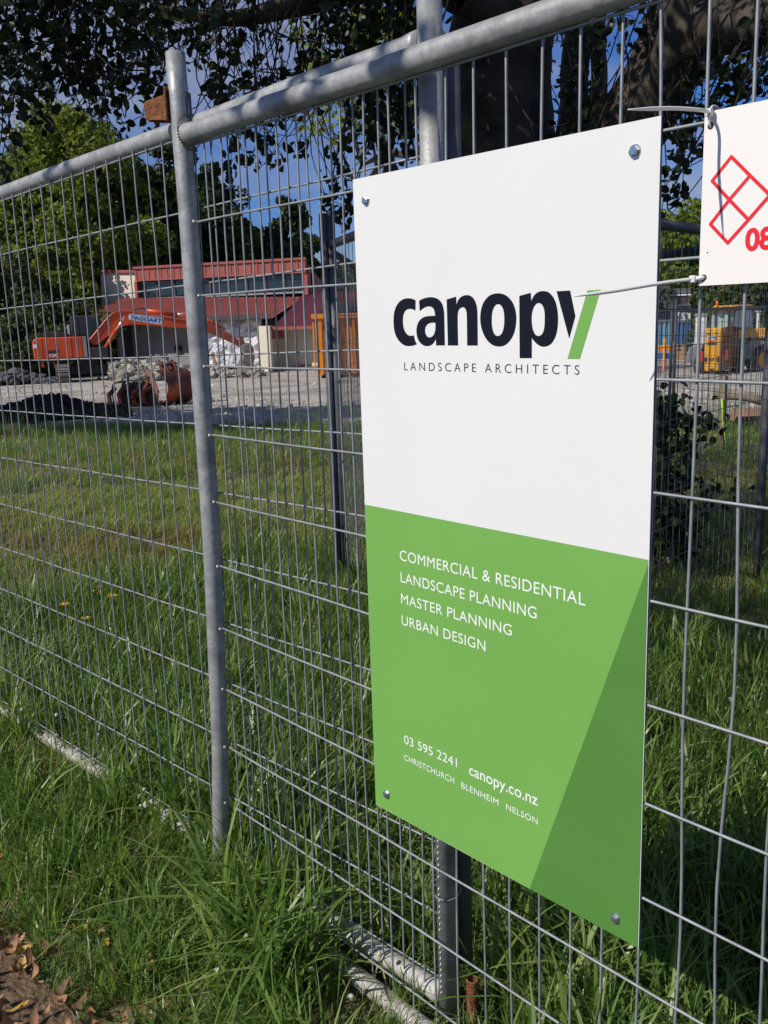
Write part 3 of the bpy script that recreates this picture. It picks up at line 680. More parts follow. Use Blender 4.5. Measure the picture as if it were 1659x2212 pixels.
def gp(u, r, dz=0):
    p = at(u, 720, r); return Vector((p.x, p.y, gz(p.x, p.y) + dz))
RUB = leafmat('broken_concrete_pieces', [(.15, .135, .115), (.28, .255, .215), (.44, .40, .33), (.21, .19, .16), (.34, .31, .26), (.11, .10, .085), (.50, .44, .31)], 0, .95, .2)
heap('rubble_heap', [gp(u, 36.5) for u in (238, 300, 360, 430, 560)], 700, 'pale heap of broken concrete piled in front of the half demolished building', 'rubble', RUB, .10, .28,
     lambda s: float(np.interp(s, [0, .15, .3, .55, .75, 1], [.62, .8, .72, .55, .28, .08])), big=26)
heap('rubble_heap', [gp(u, 39) for u in (-40, 20, 80, 130)], 260, 'low grey rubble heap behind the digger counterweight at the left edge', 'rubble', mat('shade_toned_rubble', (.06, .062, .065), .95, 0, (.10, .10, .10), 2, .5, 8), .12, .3,  # colour lowered to stand for the shadow lying on this heap
     lambda s: .5 * math.sin(math.pi * min(1, s + .2)), big=6)
EARTH = mat('shade_toned_earth', (.022, .019, .016), .98, 0, (.042, .036, .03), 4, .8, 14, spec=.1)  # near-black because the tree shade on the mound is in its colour
heap('earth_mound', [gp(u, 19.6) for u in (-60, 20, 60, 100, 140, 190, 262)], 1500, 'low dark mound of dug earth at the near edge of the gravel, left', 'earth', EARTH, .05, .14,
     lambda s: float(np.interp(s, [0, .2, .35, .5, .7, 1], [.2, .30, .42, .45, .30, .02])), big=0, flat=.8)

# ------------------------------------------------------------------ digger (excavator)
ORANGE = mat('orange_paint', (.70, .085, .012), .42, 0, (.62, .07, .010), 2, .02, 40, col3=(.50, .06, .015), scale3=1.2)
BLACKP = mat('black_paint', (.02, .02, .023), .55, 0, (.045, .042, .04), 4)
STEELT = mat('worn_track_steel', (.16, .135, .11), .7, .3, (.26, .23, .19), 6)
GREYPT = mat('grey_paint', (.30, .30, .31), .5, 0, (.22, .22, .23), 4)
GLASS = mat('dark_glass', (.02, .03, .035), .08, 0, spec=.7)
DECALW = mat('white_decal', (.8, .8, .8), .5); DECALB = mat('blue_decal', (.015, .13, .50), .5); DECALD = mat('dark_decal', (.02, .02, .03), .5)
CHR = mat('chrome_rod', (.75, .76, .78), .25, .7)
ex_az = -65.4; ex_r = 39.3; ex, ey = pol(ex_az, ex_r)
Zx = lambda X: (X - 580) * .00427 - .14
Zz = lambda Y: (735 - Y) * .00449
dg = thing('digger', (ex, ey, gz(ex, ey)), -math.radians(ex_az), label='orange tracked digger with its arm stretched over the rubble heap', category='excavator')
def part(name, b, mt, par=None, bv=0, smooth=False):
    o = link(name, b.mesh(name, smooth), mt, par or dg)
    if bv: bevel(o, bv)
    return o
# tracks, seen from their ends
for x0, x1 in ((Zx(287), Zx(400)), (Zx(742), Zx(862))):
    b = MB(); pts2 = []; n = 40; Lh, Rr_ = 1.25, .34
    for i in range(n):
        t = i / n; per = 4 * Lh + 2 * math.pi * Rr_; s = t * per
        if s < 2 * Lh: y, z, ny, nz_ = -Lh + s, 2 * Rr_, 0, 1
        elif s < 2 * Lh + math.pi * Rr_: a = (s - 2 * Lh) / Rr_; y, z, ny, nz_ = Lh + math.sin(a) * Rr_, Rr_ + math.cos(a) * Rr_, math.sin(a), math.cos(a)
        elif s < 4 * Lh + math.pi * Rr_: y, z, ny, nz_ = Lh - (s - 2 * Lh - math.pi * Rr_), 0, 0, -1
        else: a = (s - 4 * Lh - math.pi * Rr_) / Rr_; y, z, ny, nz_ = -Lh - math.sin(a) * Rr_, Rr_ - math.cos(a) * Rr_, -math.sin(a), -math.cos(a)
        pts2.append((y, z, ny, nz_))
    tr = part('track', MB().prism([(y, z) for y, z, _, _ in pts2], 0, .34, Matrix.Translation((x0 + .42, 0, 0)) @ Matrix.Rotation(math.pi / 2, 4, 'Z')), BLACKP)
    sm = None
    for (y, z, ny, nz_) in pts2[:]:
        if sm is None: sm = MB().box(x0, x1, -.075, .075, -.005, .035).box(x0, x1, -.012, .012, .03, .06).mesh('track_shoe'); sm.materials.append(STEELT)
        o = link('track_shoe', sm, None, tr, (0, y, z)); o.rotation_euler = (-math.atan2(ny, nz_), 0, 0)
part('undercarriage', MB().box(Zx(400), Zx(742), -.55, .55, .28, .62).box(Zx(480), Zx(660), -.5, .5, .6, .86), BLACKP)
cw = [(Zx(112), Zz(525)), (Zx(108), Zz(420)), (Zx(112), Zz(372)), (Zx(130), Zz(350)), (Zx(160), Zz(342)), (Zx(540), Zz(345)), (Zx(540), Zz(528)), (Zx(150), Zz(530))]
body = part('body', MB().prism(cw, -1.05, 1.05), ORANGE, bv=.05)
part('side_panel', MB().box(Zx(540) + .005, Zx(572), -1.06, 1.06, Zz(522), Zz(345)), GREYPT)
for xx in (190, 440): part('panel_seam', MB().box(Zx(xx), Zx(xx + 4), -1.056, -1.05, Zz(520), Zz(352)), BLACKP)
part('chassis', MB().box(Zx(140), Zx(760), -1.0, 1.0, Zz(545), Zz(531)).box(Zx(572), Zx(755), -1.04, .9, Zz(531), Zz(440)), BLACKP, bv=.03)
part('engine_hood', MB().prism([(Zx(200), Zz(344)), (Zx(205), Zz(302)), (Zx(400), Zz(302)), (Zx(412), Zz(344))], -.7, .8), BLACKP, bv=.03)
part('exhaust', MB().tube([(Zx(430), .3, Zz(345)), (Zx(430), .3, Zz(240))], .07, 8), GREYPT)
part('lifting_eye', MB().tube([(Zx(375), -.6, Zz(345)), (Zx(382), -.6, Zz(322)), (Zx(392), -.6, Zz(345))], .04, 6), ORANGE)
cab = part('cab', MB().prism([(Zx(448), Zz(345)), (Zx(445), Zz(175)), (Zx(465), Zz(160)), (Zx(700), Zz(172)), (Zx(735), Zz(250)), (Zx(745), Zz(440)), (Zx(572), Zz(440)), (Zx(572), Zz(345))], .05, 1.0), BLACKP, bv=.04)
part('side_window', MB().prism([(Zx(468), Zz(330)), (Zx(468), Zz(190)), (Zx(512), Zz(185)), (Zx(512), Zz(330))], .03, .045), GLASS, cab)
part('side_window', MB().prism([(Zx(525), Zz(330)), (Zx(525), Zz(184)), (Zx(690), Zz(192)), (Zx(722), Zz(255)), (Zx(730), Zz(400)), (Zx(580), Zz(400)), (Zx(578), Zz(330))], .03, .045), GLASS, cab)
part('seat', MB().box(Zx(570), Zx(640), .2, .6, Zz(345), Zz(285)), mat('teal_seat', (.12, .26, .28), .7), cab)
# boom: one bent box girder
top = [(595, 378), (645, 325), (700, 268), (760, 205), (815, 158), (860, 137), (915, 130), (1000, 140), (1140, 166), (1300, 195), (1480, 228), (1600, 255)]
bot = [(1600, 312), (1560, 304), (1450, 300), (1330, 292), (1200, 275), (1060, 260), (950, 260), (890, 277), (830, 318), (750, 362), (665, 420), (630, 428)]
boom = part('boom', MB().prism([(Zx(x), Zz(y)) for x, y in bot + top], -.62, -.28), ORANGE, bv=.02)
b = MB()
for a, c in zip(top[:-1], top[1:]): b.tube([(Zx(a[0]), -.64, Zz(a[1] + 5)), (Zx(c[0]), -.64, Zz(c[1] + 5))], .022, 5)
part('flange', b, ORANGE, boom)
part('pin_lug', MB().prism([(Zx(1440), Zz(212)), (Zx(1505), Zz(148)), (Zx(1530), Zz(150)), (Zx(1560), Zz(235))], -.60, -.30), ORANGE)
for yy in (-.70, -.20):
    cy = part('boom_cylinder', MB().tube([(Zx(728), yy, Zz(462)), (Zx(842), yy, Zz(300))], .075, 10), ORANGE, smooth=True)
    part('piston_rod', MB().tube([(Zx(840), yy, Zz(303)), (Zx(930), yy, Zz(190))], .034, 8), CHR, cy, smooth=True)
cy = part('arm_cylinder', MB().tube([(Zx(1135), -.45, Zz(138)), (Zx(1410), -.45, Zz(182))], .085, 10), ORANGE, smooth=True)
part('piston_rod', MB().tube([(Zx(1405), -.45, Zz(181)), (Zx(1520), -.45, Zz(170))], .04, 8), CHR, cy, smooth=True)
hose = MB()
for dx in (0, 12): hose.tube([(Zx(1000 + dx), -.5, Zz(140)), (Zx(1080 + dx), -.5, Zz(112)), (Zx(1150 + dx), -.5, Zz(135)), (Zx(1300), -.5, Zz(175)), (Zx(1440), -.5, Zz(210))], .018, 5)
part('hoses', hose, BLACKP)
part('stick', MB().prism([(Zx(1500), Zz(195)), (Zx(1590), Zz(215)), (Zx(1700), Zz(250)), (Zx(1880), Zz(360)), (Zx(2050), Zz(470)), (Zx(2030), Zz(510)), (Zx(1860), Zz(425)), (Zx(1690), Zz(345)), (Zx(1560), Zz(320))], -.58, -.32), mat('worn_orange_paint', (.42, .065, .018), .5, 0, (.20, .06, .03), 3, .1, 20), bv=.02)
cy = part('bucket_cylinder', MB().tube([(Zx(1640), -.45, Zz(205)), (Zx(1850), -.45, Zz(320))], .06, 8), ORANGE, smooth=True)
part('piston_rod', MB().tube([(Zx(1845), -.45, Zz(318)), (Zx(1995), -.45, Zz(405))], .032, 8), CHR, cy, smooth=True)
part('link', MB().prism([(Zx(1975), Zz(395)), (Zx(2020), Zz(392)), (Zx(2040), Zz(470)), (Zx(2000), Zz(455))], -.56, -.34), RUST)
part('bucket', MB().prism([(Zx(1990), Zz(480)), (Zx(2070), Zz(452)), (Zx(2105), Zz(500)), (Zx(2115), Zz(580)), (Zx(2095), Zz(660)), (Zx(2040), Zz(695)), (Zx(1930), Zz(700)), (Zx(1985), Zz(625)), (Zx(2010), Zz(550))], -.85, -.05), mat('worn_bucket_steel', (.13, .075, .05), .7, .2, (.28, .25, .22), 3, .2, 12), bv=.02)
dc = part('decal', MB().prism([(Zx(968), Zz(172)), (Zx(985), Zz(158)), (Zx(1290), Zz(196)), (Zx(1265), Zz(258)), (Zx(1240), Zz(262)), (Zx(968), Zz(212))], -.626, -.622), DECALW, boom)
link('lettering', text_mesh('lettering', 'TAGGART', Zx(984), Zx(1272), Zz(209), .150, -.632, weight=.008, shear=.35, skew=-.165), DECALB, dc)
link('lettering', text_mesh('lettering', 'ZAXIS', Zx(220), Zx(328), Zz(475), .095, -1.058, weight=.014), DECALD, body)
link('lettering', text_mesh('lettering', '120', Zx(246), Zx(316), Zz(505), .100, -1.058, weight=.004), DECALW, body)
part('sticker', MB().box(Zx(113), Zx(146), -1.062, -1.058, Zz(430), Zz(395)), DECALW, body)
part('step', MB().box(Zx(165), Zx(188), -.9, -.8, Zz(592), Zz(545)), ORANGE); part('step', MB().box(Zx(268), Zx(282), -.9, -.8, Zz(605), Zz(545)), ORANGE)

# spare bucket and grapple lying on the gravel
def Pt(u, v, r, o):
    p = at(u, v, r); return p - o
BR = 21.6; o0 = gp(353, BR)
RUSTO = mat('rusty_orange_paint', (.15, .032, .014), .65, .1, (.07, .022, .012), 3.5, .2, 20, col3=(.46, .08, .02), scale3=2, lo3=.52, hi3=.62)
WORN = mat('worn_brown_steel', (.16, .07, .035), .6, .3, (.30, .16, .10), 5, .2, 25)
bk = thing('digger_bucket', o0, math.radians(20), label='rusty orange digger bucket standing on the gravel', category='bucket')
def prof(a0, a1, n, R, cx, cz): return [(cx + R * math.cos(a), cz + R * math.sin(a)) for a in np.linspace(a0, a1, n)]
# x: across the view, y: away. Curved shell from lip at the left to the back at the right, open to the left
shell = []
b = MB(); N = 14; wdt = .95
pr_ = prof(math.radians(-115), math.radians(95), N, .40, .05, .40)
vs = [(x, y, z) for y in (-wdt/2, wdt/2) for x, z in pr_]; vs += [(x * .94 + .003, y, .4 + (z - .4) * .94) for y in (-wdt/2, wdt/2) for x, z in pr_]
fs = [(i, i+1, N+i+1, N+i) for i in range(N-1)] + [(2*N+i+1, 2*N+i, 3*N+i, 3*N+i+1) for i in range(N-1)]
b.add(vs, fs); bsh = link('shell', b.mesh('shell', True), RUSTO, bk)
sp_ = pr_ + [(-.34, .55), (-.48, .12), (-.45, .02)]
for y, mt_ in ((-wdt/2 - .02, WORN), (wdt/2, RUSTO)): link('side_plate', MB().prism([(-.16, .80), (-.04, .80), (.06, .62), (.13, .42), (.15, .22), (.08, .05), (-.05, .0), (-.42, .0), (-.5, .10), (-.34, .42)], y, y + .02).mesh('side_plate'), mt_, bk)
for y in (-.16, .14): link('hanger_ear', MB().prism([(-.02, .76), (-.1, .92), (.02, .98), (.14, .90), (.26, .72)], y, y + .03).mesh('hanger_ear'), RUSTO, bk)
for y in (-.40, -.2, 0, .2, .38): link('tooth', MB().prism([(-.42, .0), (-.40, .07), (-.60, .03)], y - .04, y + .04).mesh('tooth'), WORN, bk)
link('pin', MB().tube([(.03, -.2, .9), (.03, .2, .9)], .03, 8).mesh('pin', True), BLACKP, bk)
o1 = gp(284, BR)
gr = thing('grapple', o1, math.radians(60), label='tangled dark rusty grapple attachment lying left of the bucket', category='grapple')
link('frame', MB().box(-.32, .34, -.25, .25, .05, .42).box(-.15, .2, -.3, -.24, .25, .55).mesh('frame'), mat('greasy_black_steel', (.03, .02, .017), .6, 0, (.10, .04, .02), 6, .2, 20), gr)
for x, c in ((-.42, 0), (-.2, 1), (.1, 0), (.3, 1)):
    link('claw', MB().tube([(x, -.3, .45 + .08 * c), (x - .16, -.34, .3), (x - .14, -.36, .1), (x + .02, -.4, .03)], [.05, .06, .05, .02], 6).mesh('claw', True), RUSTO if c else RUSTD, gr)
link('cylinder', MB().tube([(-.1, -.36, .2), (.36, -.36, .42)], .05, 8).mesh('cylinder', True), RUSTO, gr)
for k in range(4):
    link('hose', MB().tube(spline([(-.5 + .2 * k, -.2, .1), (-.48 + .2 * k, -.3, .5), (-.25 + .2 * k, -.3, .56 + .03 * k), (-.1 + .2 * k, -.3, .3)]), .016, 5).mesh('hose', True), BLACKP, gr)

# ------------------------------------------------------------------ building with red roofs
CREAM = mat('cream_wall', (.80, .74, .56), .85, 0, (.76, .69, .51), 1.2, .08, 6)
GREYW = mat('grey_block_wall', (.20, .195, .185), .9, 0, (.25, .24, .22), 1.5, .1, 6)
REDR = mat('red_roof_paint', (.30, .072, .052), .55, 0, (.35, .09, .065), .8)
DARKI = mat('dark_interior', (.02, .018, .017), .9)
WRAP = mat('white_building_wrap', (.62, .61, .63), .5, 0, (.50, .50, .54), 2, .8, 5)
D0 = 37.3; FAZ = -30.0
fx, fy = pol(FAZ, D0); rgt = Vector((math.cos(math.radians(FAZ)), -math.sin(math.radians(FAZ)), 0)) ; awy = Vector((math.sin(math.radians(FAZ)), math.cos(math.radians(FAZ)), 0))
bo = Vector((fx, fy, gz(fx, fy)))
bd = thing('demolition_building', bo, -math.radians(FAZ), label='cream building with dark red metal roofs and a torn open front wall', category='building')
def loc(u, v, dep=0):               # pixel on the vertical plane dep metres behind the front wall, in the building's own axes
    d = ray(u, v); t = (D0 + dep) / d.dot(awy); p = CP + d * t - bo
    return (p.dot(rgt), p.z)
def zA(x, y): return .4698 * x, 528.6 + .4698 * y
def bpart(name, b, mt, par=None): return link(name, b.mesh(name), mt, par or bd)
def quadwall(name, pix, dep, th, mt, par=None): return bpart(name, MB().prism([loc(*zA(*p), dep) for p in pix], dep, dep + th), mt, par)
# clerestory (set back 5.5 m)
dc_ = 5.5
quadwall('clerestory_wall', [(470, 330), (462, 128), (628, 128), (640, 330)], dc_, .25, CREAM)
quadwall('cap_flashing', [(455, 129), (455, 116), (626, 116), (626, 129)], dc_ - .12, .3, REDR)
(fx0, fz1), (fx1, _z) = loc(*zA(628, 110), dc_), loc(*zA(1412, 92), dc_)
fz0 = loc(*zA(632, 168), dc_)[1]
fas = bpart('fascia', MB().box(fx0, fx1, dc_ - .22, dc_, fz0, fz1), REDR)
rb = MB().box(-.035, .035, -.03, 0, fz0 + .05, fz1 - .05).mesh('rib'); rb.materials.append(REDR)
k = 0; x = fx0 + .1
while x < fx1: link('rib', rb, None, fas, (x, dc_ - .22, 0)); x += .36
bpart('gutter', MB().box(fx0 - .05, fx1 + .05, dc_ - .30, dc_ - .2, fz1 - .04, fz1 + .08), REDR); bpart('gutter', MB().box(fx0, fx1, dc_ - .26, dc_ - .22, fz0 - .02, fz0 + .06), REDR)
wz0 = loc(*zA(640, 246), dc_)[1]
win = bpart('window_band', MB().box(fx0 + .1, fx1, dc_ + .5, dc_ + .6, wz0 - .3, fz0), DARKI)
nb = 9
for i in range(nb + 1):
    xx = fx0 + .06 + (fx1 - fx0 - .3) * i / nb
    bpart('mullion', MB().box(xx, xx + .09, dc_ - .06, dc_ + .06, wz0, fz0 - .03), mat('brown_mullion', (.10, .06, .05), .7) if i == 0 else bpy.data.materials['brown_mullion'], win)
    if i < nb: bpart('pane', MB().box(xx + .1, xx + (fx1 - fx0 - .3) / nb - .01, dc_ + .0, dc_ + .02, wz0 + .05, fz0 - .06), GLASS, win)
bpart('sill', MB().box(fx0, fx1, dc_ - .12, dc_ + .1, wz0 - .1, wz0 - .005), GREYPT, win)
bpart('corner_post', MB().box(fx1 - .14, fx1 + .06, dc_ - .2, dc_ + .2, wz0 - .2, fz0 - .03), REDR)
bpart('corner_post', MB().box(fx0 - .1, fx0 + .06, dc_ - .2, dc_ + .2, wz0 - .2, fz0 - .03), REDR)
# return wall and slope right of the clerestory
p0, p1, p2, p3 = loc(*zA(1415, 92), dc_), loc(*zA(1428, 240), dc_), loc(*zA(1525, 240), dc_ + 6), loc(*zA(1476, 165), dc_ + 4)
bpart('side_roof', MB().add([(p0[0], dc_, p0[1]), (p1[0], dc_, p1[1]), (p2[0], dc_ + 5, p2[1]), (p3[0], dc_ + 4, p3[1])], [(0, 1, 2, 3)]).add([(p0[0], dc_ + .02, p0[1]), (p1[0], dc_ + .02, p1[1]), (p2[0], dc_ + 5.02, p2[1]), (p3[0], dc_ + 4.02, p3[1])], [(3, 2, 1, 0)]), REDR)
# corrugated roofs: generated from eave line to top line
def corrug(name, e0, e1, t0, t1, n, mt):
    """e/t: (x, y, z) of the eave and top ends"""
    e0, e1, t0, t1 = map(Vector, (e0, e1, t0, t1)); b = MB(); vs = []
    for i in range(n * 4 + 1):
        s = i / (n * 4); up = .045 if (i % 4) == 1 else 0
        a, c = e0.lerp(e1, s), t0.lerp(t1, s); vs += [a + Vector((0, 0, up)), c + Vector((0, 0, up))]
    b.add(vs, [(2*i, 2*i+2, 2*i+3, 2*i+1) for i in range(n * 4)])
    return bpart(name, b, mt)
eL, eR = loc(*zA(352, 347), 0), loc(*zA(1243, 342), 0); tL, tR = loc(*zA(556, 246), dc_ - .3), loc(*zA(1400, 240), dc_ - .3)
corrug('main_roof', (eL[0], 0, eL[1]), (eR[0], 0, eR[1]), (tL[0], dc_ - .3, tL[1]), (tR[0], dc_ - .3, tR[1]), 46, REDR)
bpart('fascia_board', MB().box(eL[0], eR[0], -.05, .02, eL[1] - .22, eL[1] - .02), mat('dark_fascia', (.07, .05, .05), .7))
e2L, e2R = loc(*zA(1252, 380), -.6), loc(*zA(1760, 384), -.6); t2L, t2R = loc(*zA(1395, 232), dc_), loc(*zA(1800, 190), dc_ + 1)
corrug('right_roof', (e2L[0], -.6, e2L[1]), (e2R[0], -.6, e2R[1]), (t2L[0], dc_, t2L[1]), (t2R[0], dc_ + 1, t2R[1]), 40, mat('shaded_red_roof', (.21, .045, .050), .5, 0, (.25, .055, .060), .8))  # purple shading of the right slope put into its roof colour
bpart('gutter', MB().box(e2L[0], e2R[0], -.75, -.6, e2L[1] - .12, e2L[1] + .02), REDR)
# walls
g0 = 0
def wallp(name, x0, x1, ytop, dep, th, mt, ybot=None):
    a = loc(*zA(x0, ytop), dep); c = loc(*zA(x1, ytop), dep); zb_ = -.3 if ybot is None else loc(*zA(x0, ybot), dep)[1]
    return bpart(name, MB().box(a[0], c[0], dep, dep + th, zb_, a[1]), mt)
wallp('grey_wall', 545, 885, 352, 1.2, .2, GREYW); wallp('wall_return', 300, 545, 352, 2.2, .2, DARKI)
wallp('pillar', 540, 572, 352, .6, .5, BLACKP); wallp('pillar', 528, 540, 352, .3, .4, GREYW)
wallp('vent', 800, 832, 466, 1.1, .08, DARKI, 498)
wallp('blue_grey_panel', 868, 1050, 470, 1.0, .1, mat('blue_grey_panel', (.17, .19, .24), .7, 0, (.22, .24, .29), 2))
b = MB(); x0_, zt_ = loc(*zA(940, 345), .7); x1_, _ = loc(*zA(1205, 345), .7); nx, nzz = 40, 26; vs = []
for i in range(nx + 1):
    for j in range(nzz + 1):
        xx = x0_ + (x1_ - x0_) * i / nx; zz = (zt_ + .0) * j / nzz + .1; vs.append((xx, .7 - .28 * abs(noise.noise(Vector((xx * 1.6, zz * 2.2, 1)))) - .14 * abs(noise.noise(Vector((xx * 4, zz * 4, 4)))), zz + (.12 * noise.noise(Vector((xx * 3, 0, 0))) if j == nzz else 0)))
b.add(vs, [(i*(nzz+1)+j, (i+1)*(nzz+1)+j, (i+1)*(nzz+1)+j+1, i*(nzz+1)+j+1) for i in range(nx) for j in range(nzz)])
bpart('building_wrap', b, WRAP)
wallp('wall_backing', 885, 1190, 350, 1.15, .2, GREYW)
wallp('wall_end', 1182, 1204, 374, -.9, 2.2, CREAM); wallp('wall_end', 1204, 1238, 374, -.9, .25, CREAM)
wallp('cream_wall', 1238, 1700, 384, .5, .25, CREAM)
b = MB(); a = loc(*zA(1250, 395), -.55); b.box(a[0] - .5, a[0] + .1, -.7, .4, a[1] - .35, a[1] + .1); bpart('eave_stub', b, REDR)
b = MB()
for i in range(9):
    a = loc(*zA(1225 + i * 4, 345 + i * 4), -.3); b.tube([(a[0], .2, a[1]), (a[0] + random.uniform(-.2, .2), -.5, a[1] + random.uniform(-.2, .25))], .009, 4)
bpart('torn_battens', b, BLACKP)
# timber and planks at the wall foot
PINE = mat('pine_timber', (.42, .24, .12), .8, 0, (.34, .18, .09), 3)
for i, (u0, u1, r, dz, lb) in enumerate(((632, 684, 41, .12, 'long pale timber lying at the foot of the cream wall'), (640, 690, 40.4, .05, 'lower grey board lying in front of the pale timber'))):
    p, q = gp(u0, r, dz), gp(u1, r, dz + .05); link('timber_board', MB().tube([p, q], .09, 4).mesh('timber_board'), PINE if i == 0 else RUB, label=lb, category='board')
for (u, v, du, dv, lb) in ((270, 790, 22, -16, 'short orange offcut under the digger between the tracks'), (465, 775, -6, -28, 'upright splintered plank stuck in the rubble heap')):
    r = 36.8; p, q = at(u, v + 14, r), at(u + du, v + dv + 14, r); link('broken_plank', MB().tube([p, q], .07, 4).mesh('broken_plank'), PINE, label=lb, category='plank')

# orange skip bin
SK = mat('orange_skip_paint', (.78, .27, .012), .5, 0, (.68, .22, .01), 2, .03, 20, col3=(.40, .16, .04), scale3=2.5, lo3=.6, hi3=.75)
sr = 31.8; so0 = gp(684, sr); skp = thing('skip_bin', so0, math.radians(51), label='tall orange skip bin with vertical ribs beside the cream wall', category='skip')
b = MB().box(0, 5.2, 0, .08, .15, 2.1); b.box(0, .08, 0, 2.3, .15, 2.1); b.box(5.12, 5.2, 0, 2.3, .15, 2.1); b.box(0, 5.2, 2.22, 2.3, .15, 2.1); b.box(0, 5.2, .08, 2.22, .15, .25)
link('box', b.mesh('box'), SK, skp)
rbm = MB().box(-.06, .06, -.11, 0, .12, 2.02).mesh('rib'); rbm.materials.append(SK)
for i in range(10): link('rib', rbm, None, skp, (.12 + i * .56, 0, 0))
link('rim', MB().box(-.16, 5.3, -.16, .1, 2.0, 2.16).box(-.16, .1, .1, 2.4, 2.0, 2.16).mesh('rim'), SK, skp)
link('base', MB().box(.1, 5.1, .1, 2.2, 0, .15).mesh('base'), BLACKP, skp)
b = MB()
for i in range(16):
    a = Vector((random.uniform(.1, 2.6), random.uniform(.2, 1.6), random.uniform(1.95, 2.35))); me = rockmesh(i, 1); s_ = random.uniform(.15, .4); b.add([a + v.co * s_ for v in me.vertices], [tuple(f.vertices) for f in me.polygons])
link('bagged_waste', b.mesh('bagged_waste'), BLACKP, skp)
link('ladder_rung', MB().tube([(-.1, -.08, .2), (-.1, -.08, 1.9)], .03, 5).mesh('ladder_rung'), SK, skp)

# ------------------------------------------------------------------ yellow telehandler at the right
YELL = mat('yellow_machine_paint', (.72, .36, .02), .45, 0, (.66, .31, .018), 2, .03, 25, col3=(.30, .15, .03), scale3=3, lo3=.6, hi3=.72)
jr = 28.0; jo = at(1409.6 + .1532 * 1010, 609.9 + .1532 * 1355, jr); jz = jo.z; jaz = math.atan2(jo.x - CP.x, jo.y - CP.y)
jc = thing('telehandler', jo, -jaz, label='yellow telehandler with glazed cab parked behind the fence, seen from the rear', category='telehandler')
jx = lambda X: (X - 1010) * .00189
jz_ = lambda Y: (1355 - Y) * .00202
def jp(name, b, mt, par=None, bv=0, smooth=False):
    o = link(name, b.mesh(name, smooth), mt, par or jc)
    if bv: bevel(o, bv)
    return o
def slant(x0, x1, z0, z1, y0, y1, sh, inset=0):   # box whose sides run back to the right
    return [(x0 + inset, y0, z0), (x1 - inset, y0, z0), (x1 + sh, y1, z0), (x0 + sh, y1, z0), (x0, y0, z1), (x1, y0, z1), (x1 + sh, y1, z1), (x0 + sh, y1, z1)]
FB = [(0,3,2,1),(4,5,6,7),(0,1,5,4),(1,2,6,5),(2,3,7,6),(3,0,4,7)]
hood = jp('engine_cover', MB().add(slant(jx(700), jx(945), jz_(1255), jz_(655), 0, 1.3, .45, .04), FB), YELL, bv=.04)
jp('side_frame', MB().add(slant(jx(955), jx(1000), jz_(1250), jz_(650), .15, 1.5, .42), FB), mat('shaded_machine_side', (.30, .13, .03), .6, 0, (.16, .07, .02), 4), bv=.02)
cabj = jp('cab', MB().add([(jx(760), .55, jz_(660)), (jx(1110), .5, jz_(660)), (jx(1430), 1.6, jz_(690)), (jx(900), 1.9, jz_(690)), (jx(775), .55, jz_(425)), (jx(1110), .5, jz_(425)), (jx(1385), 1.6, jz_(400)), (jx(900), 1.9, jz_(400))], [(0,3,2,1),(4,5,6,7)]), BLACKP)
for a, c in (((760, 660, .55), (775, 425, .55)), ((850, 660, .53), (850, 425, .53)), ((1050, 660, .5), (1030, 425, .5)), ((1100, 660, .5), (1115, 425, .5)), ((1425, 690, 1.6), (1385, 395, 1.6))):
    jp('cab_post', MB().tube([(jx(a[0]), a[2], jz_(a[1])), (jx(c[0]), c[2], jz_(c[1]))], .03, 5), BLACKP, cabj)
GLT = mat('pale_green_glass', (.28, .40, .38), .15, 0, (.36, .48, .46), 1.5)
jp('window', MB().add([(jx(762), .57, jz_(655)), (jx(1100), .53, jz_(655)), (jx(1110), .53, jz_(430)), (jx(778), .57, jz_(430))], [(0,1,2,3)]), GLT, cabj)
jp('window', MB().add([(jx(1112), .56, jz_(655)), (jx(1420), 1.62, jz_(690)), (jx(1380), 1.62, jz_(400)), (jx(1120), .56, jz_(430))], [(0,1,2,3)]), GLT, cabj)
jp('roof', MB().add([(jx(760), .45, jz_(430)), (jx(1120), .42, jz_(430)), (jx(1400), 1.65, jz_(385)), (jx(900), 2.0, jz_(385)), (jx(775), .45, jz_(375)), (jx(1130), .42, jz_(360)), (jx(1370), 1.65, jz_(348)), (jx(900), 2.0, jz_(350))], FB), YELL, bv=.02)
for X in (850, 985, 1075): jp('work_light', MB().box(jx(X - 28), jx(X + 28), .34, .44, jz_(415), jz_(352)), YELL, bv=.01)
jp('beacon', MB().tube([(jx(868), .5, jz_(375)), (jx(868), .5, jz_(340)), (jx(868), .5, jz_(292)), (jx(868), .5, jz_(285))], [.03, .05, .04, .01], 10), mat('orange_beacon', (.65, .10, .01), .3), smooth=True)
jp('steering_wheel', MB().tube([(jx(950) + .12 * math.cos(a), .8, jz_(625) + .07 * math.sin(a)) for a in np.linspace(0, 6.28, 13)], .015, 5), BLACKP, cabj)
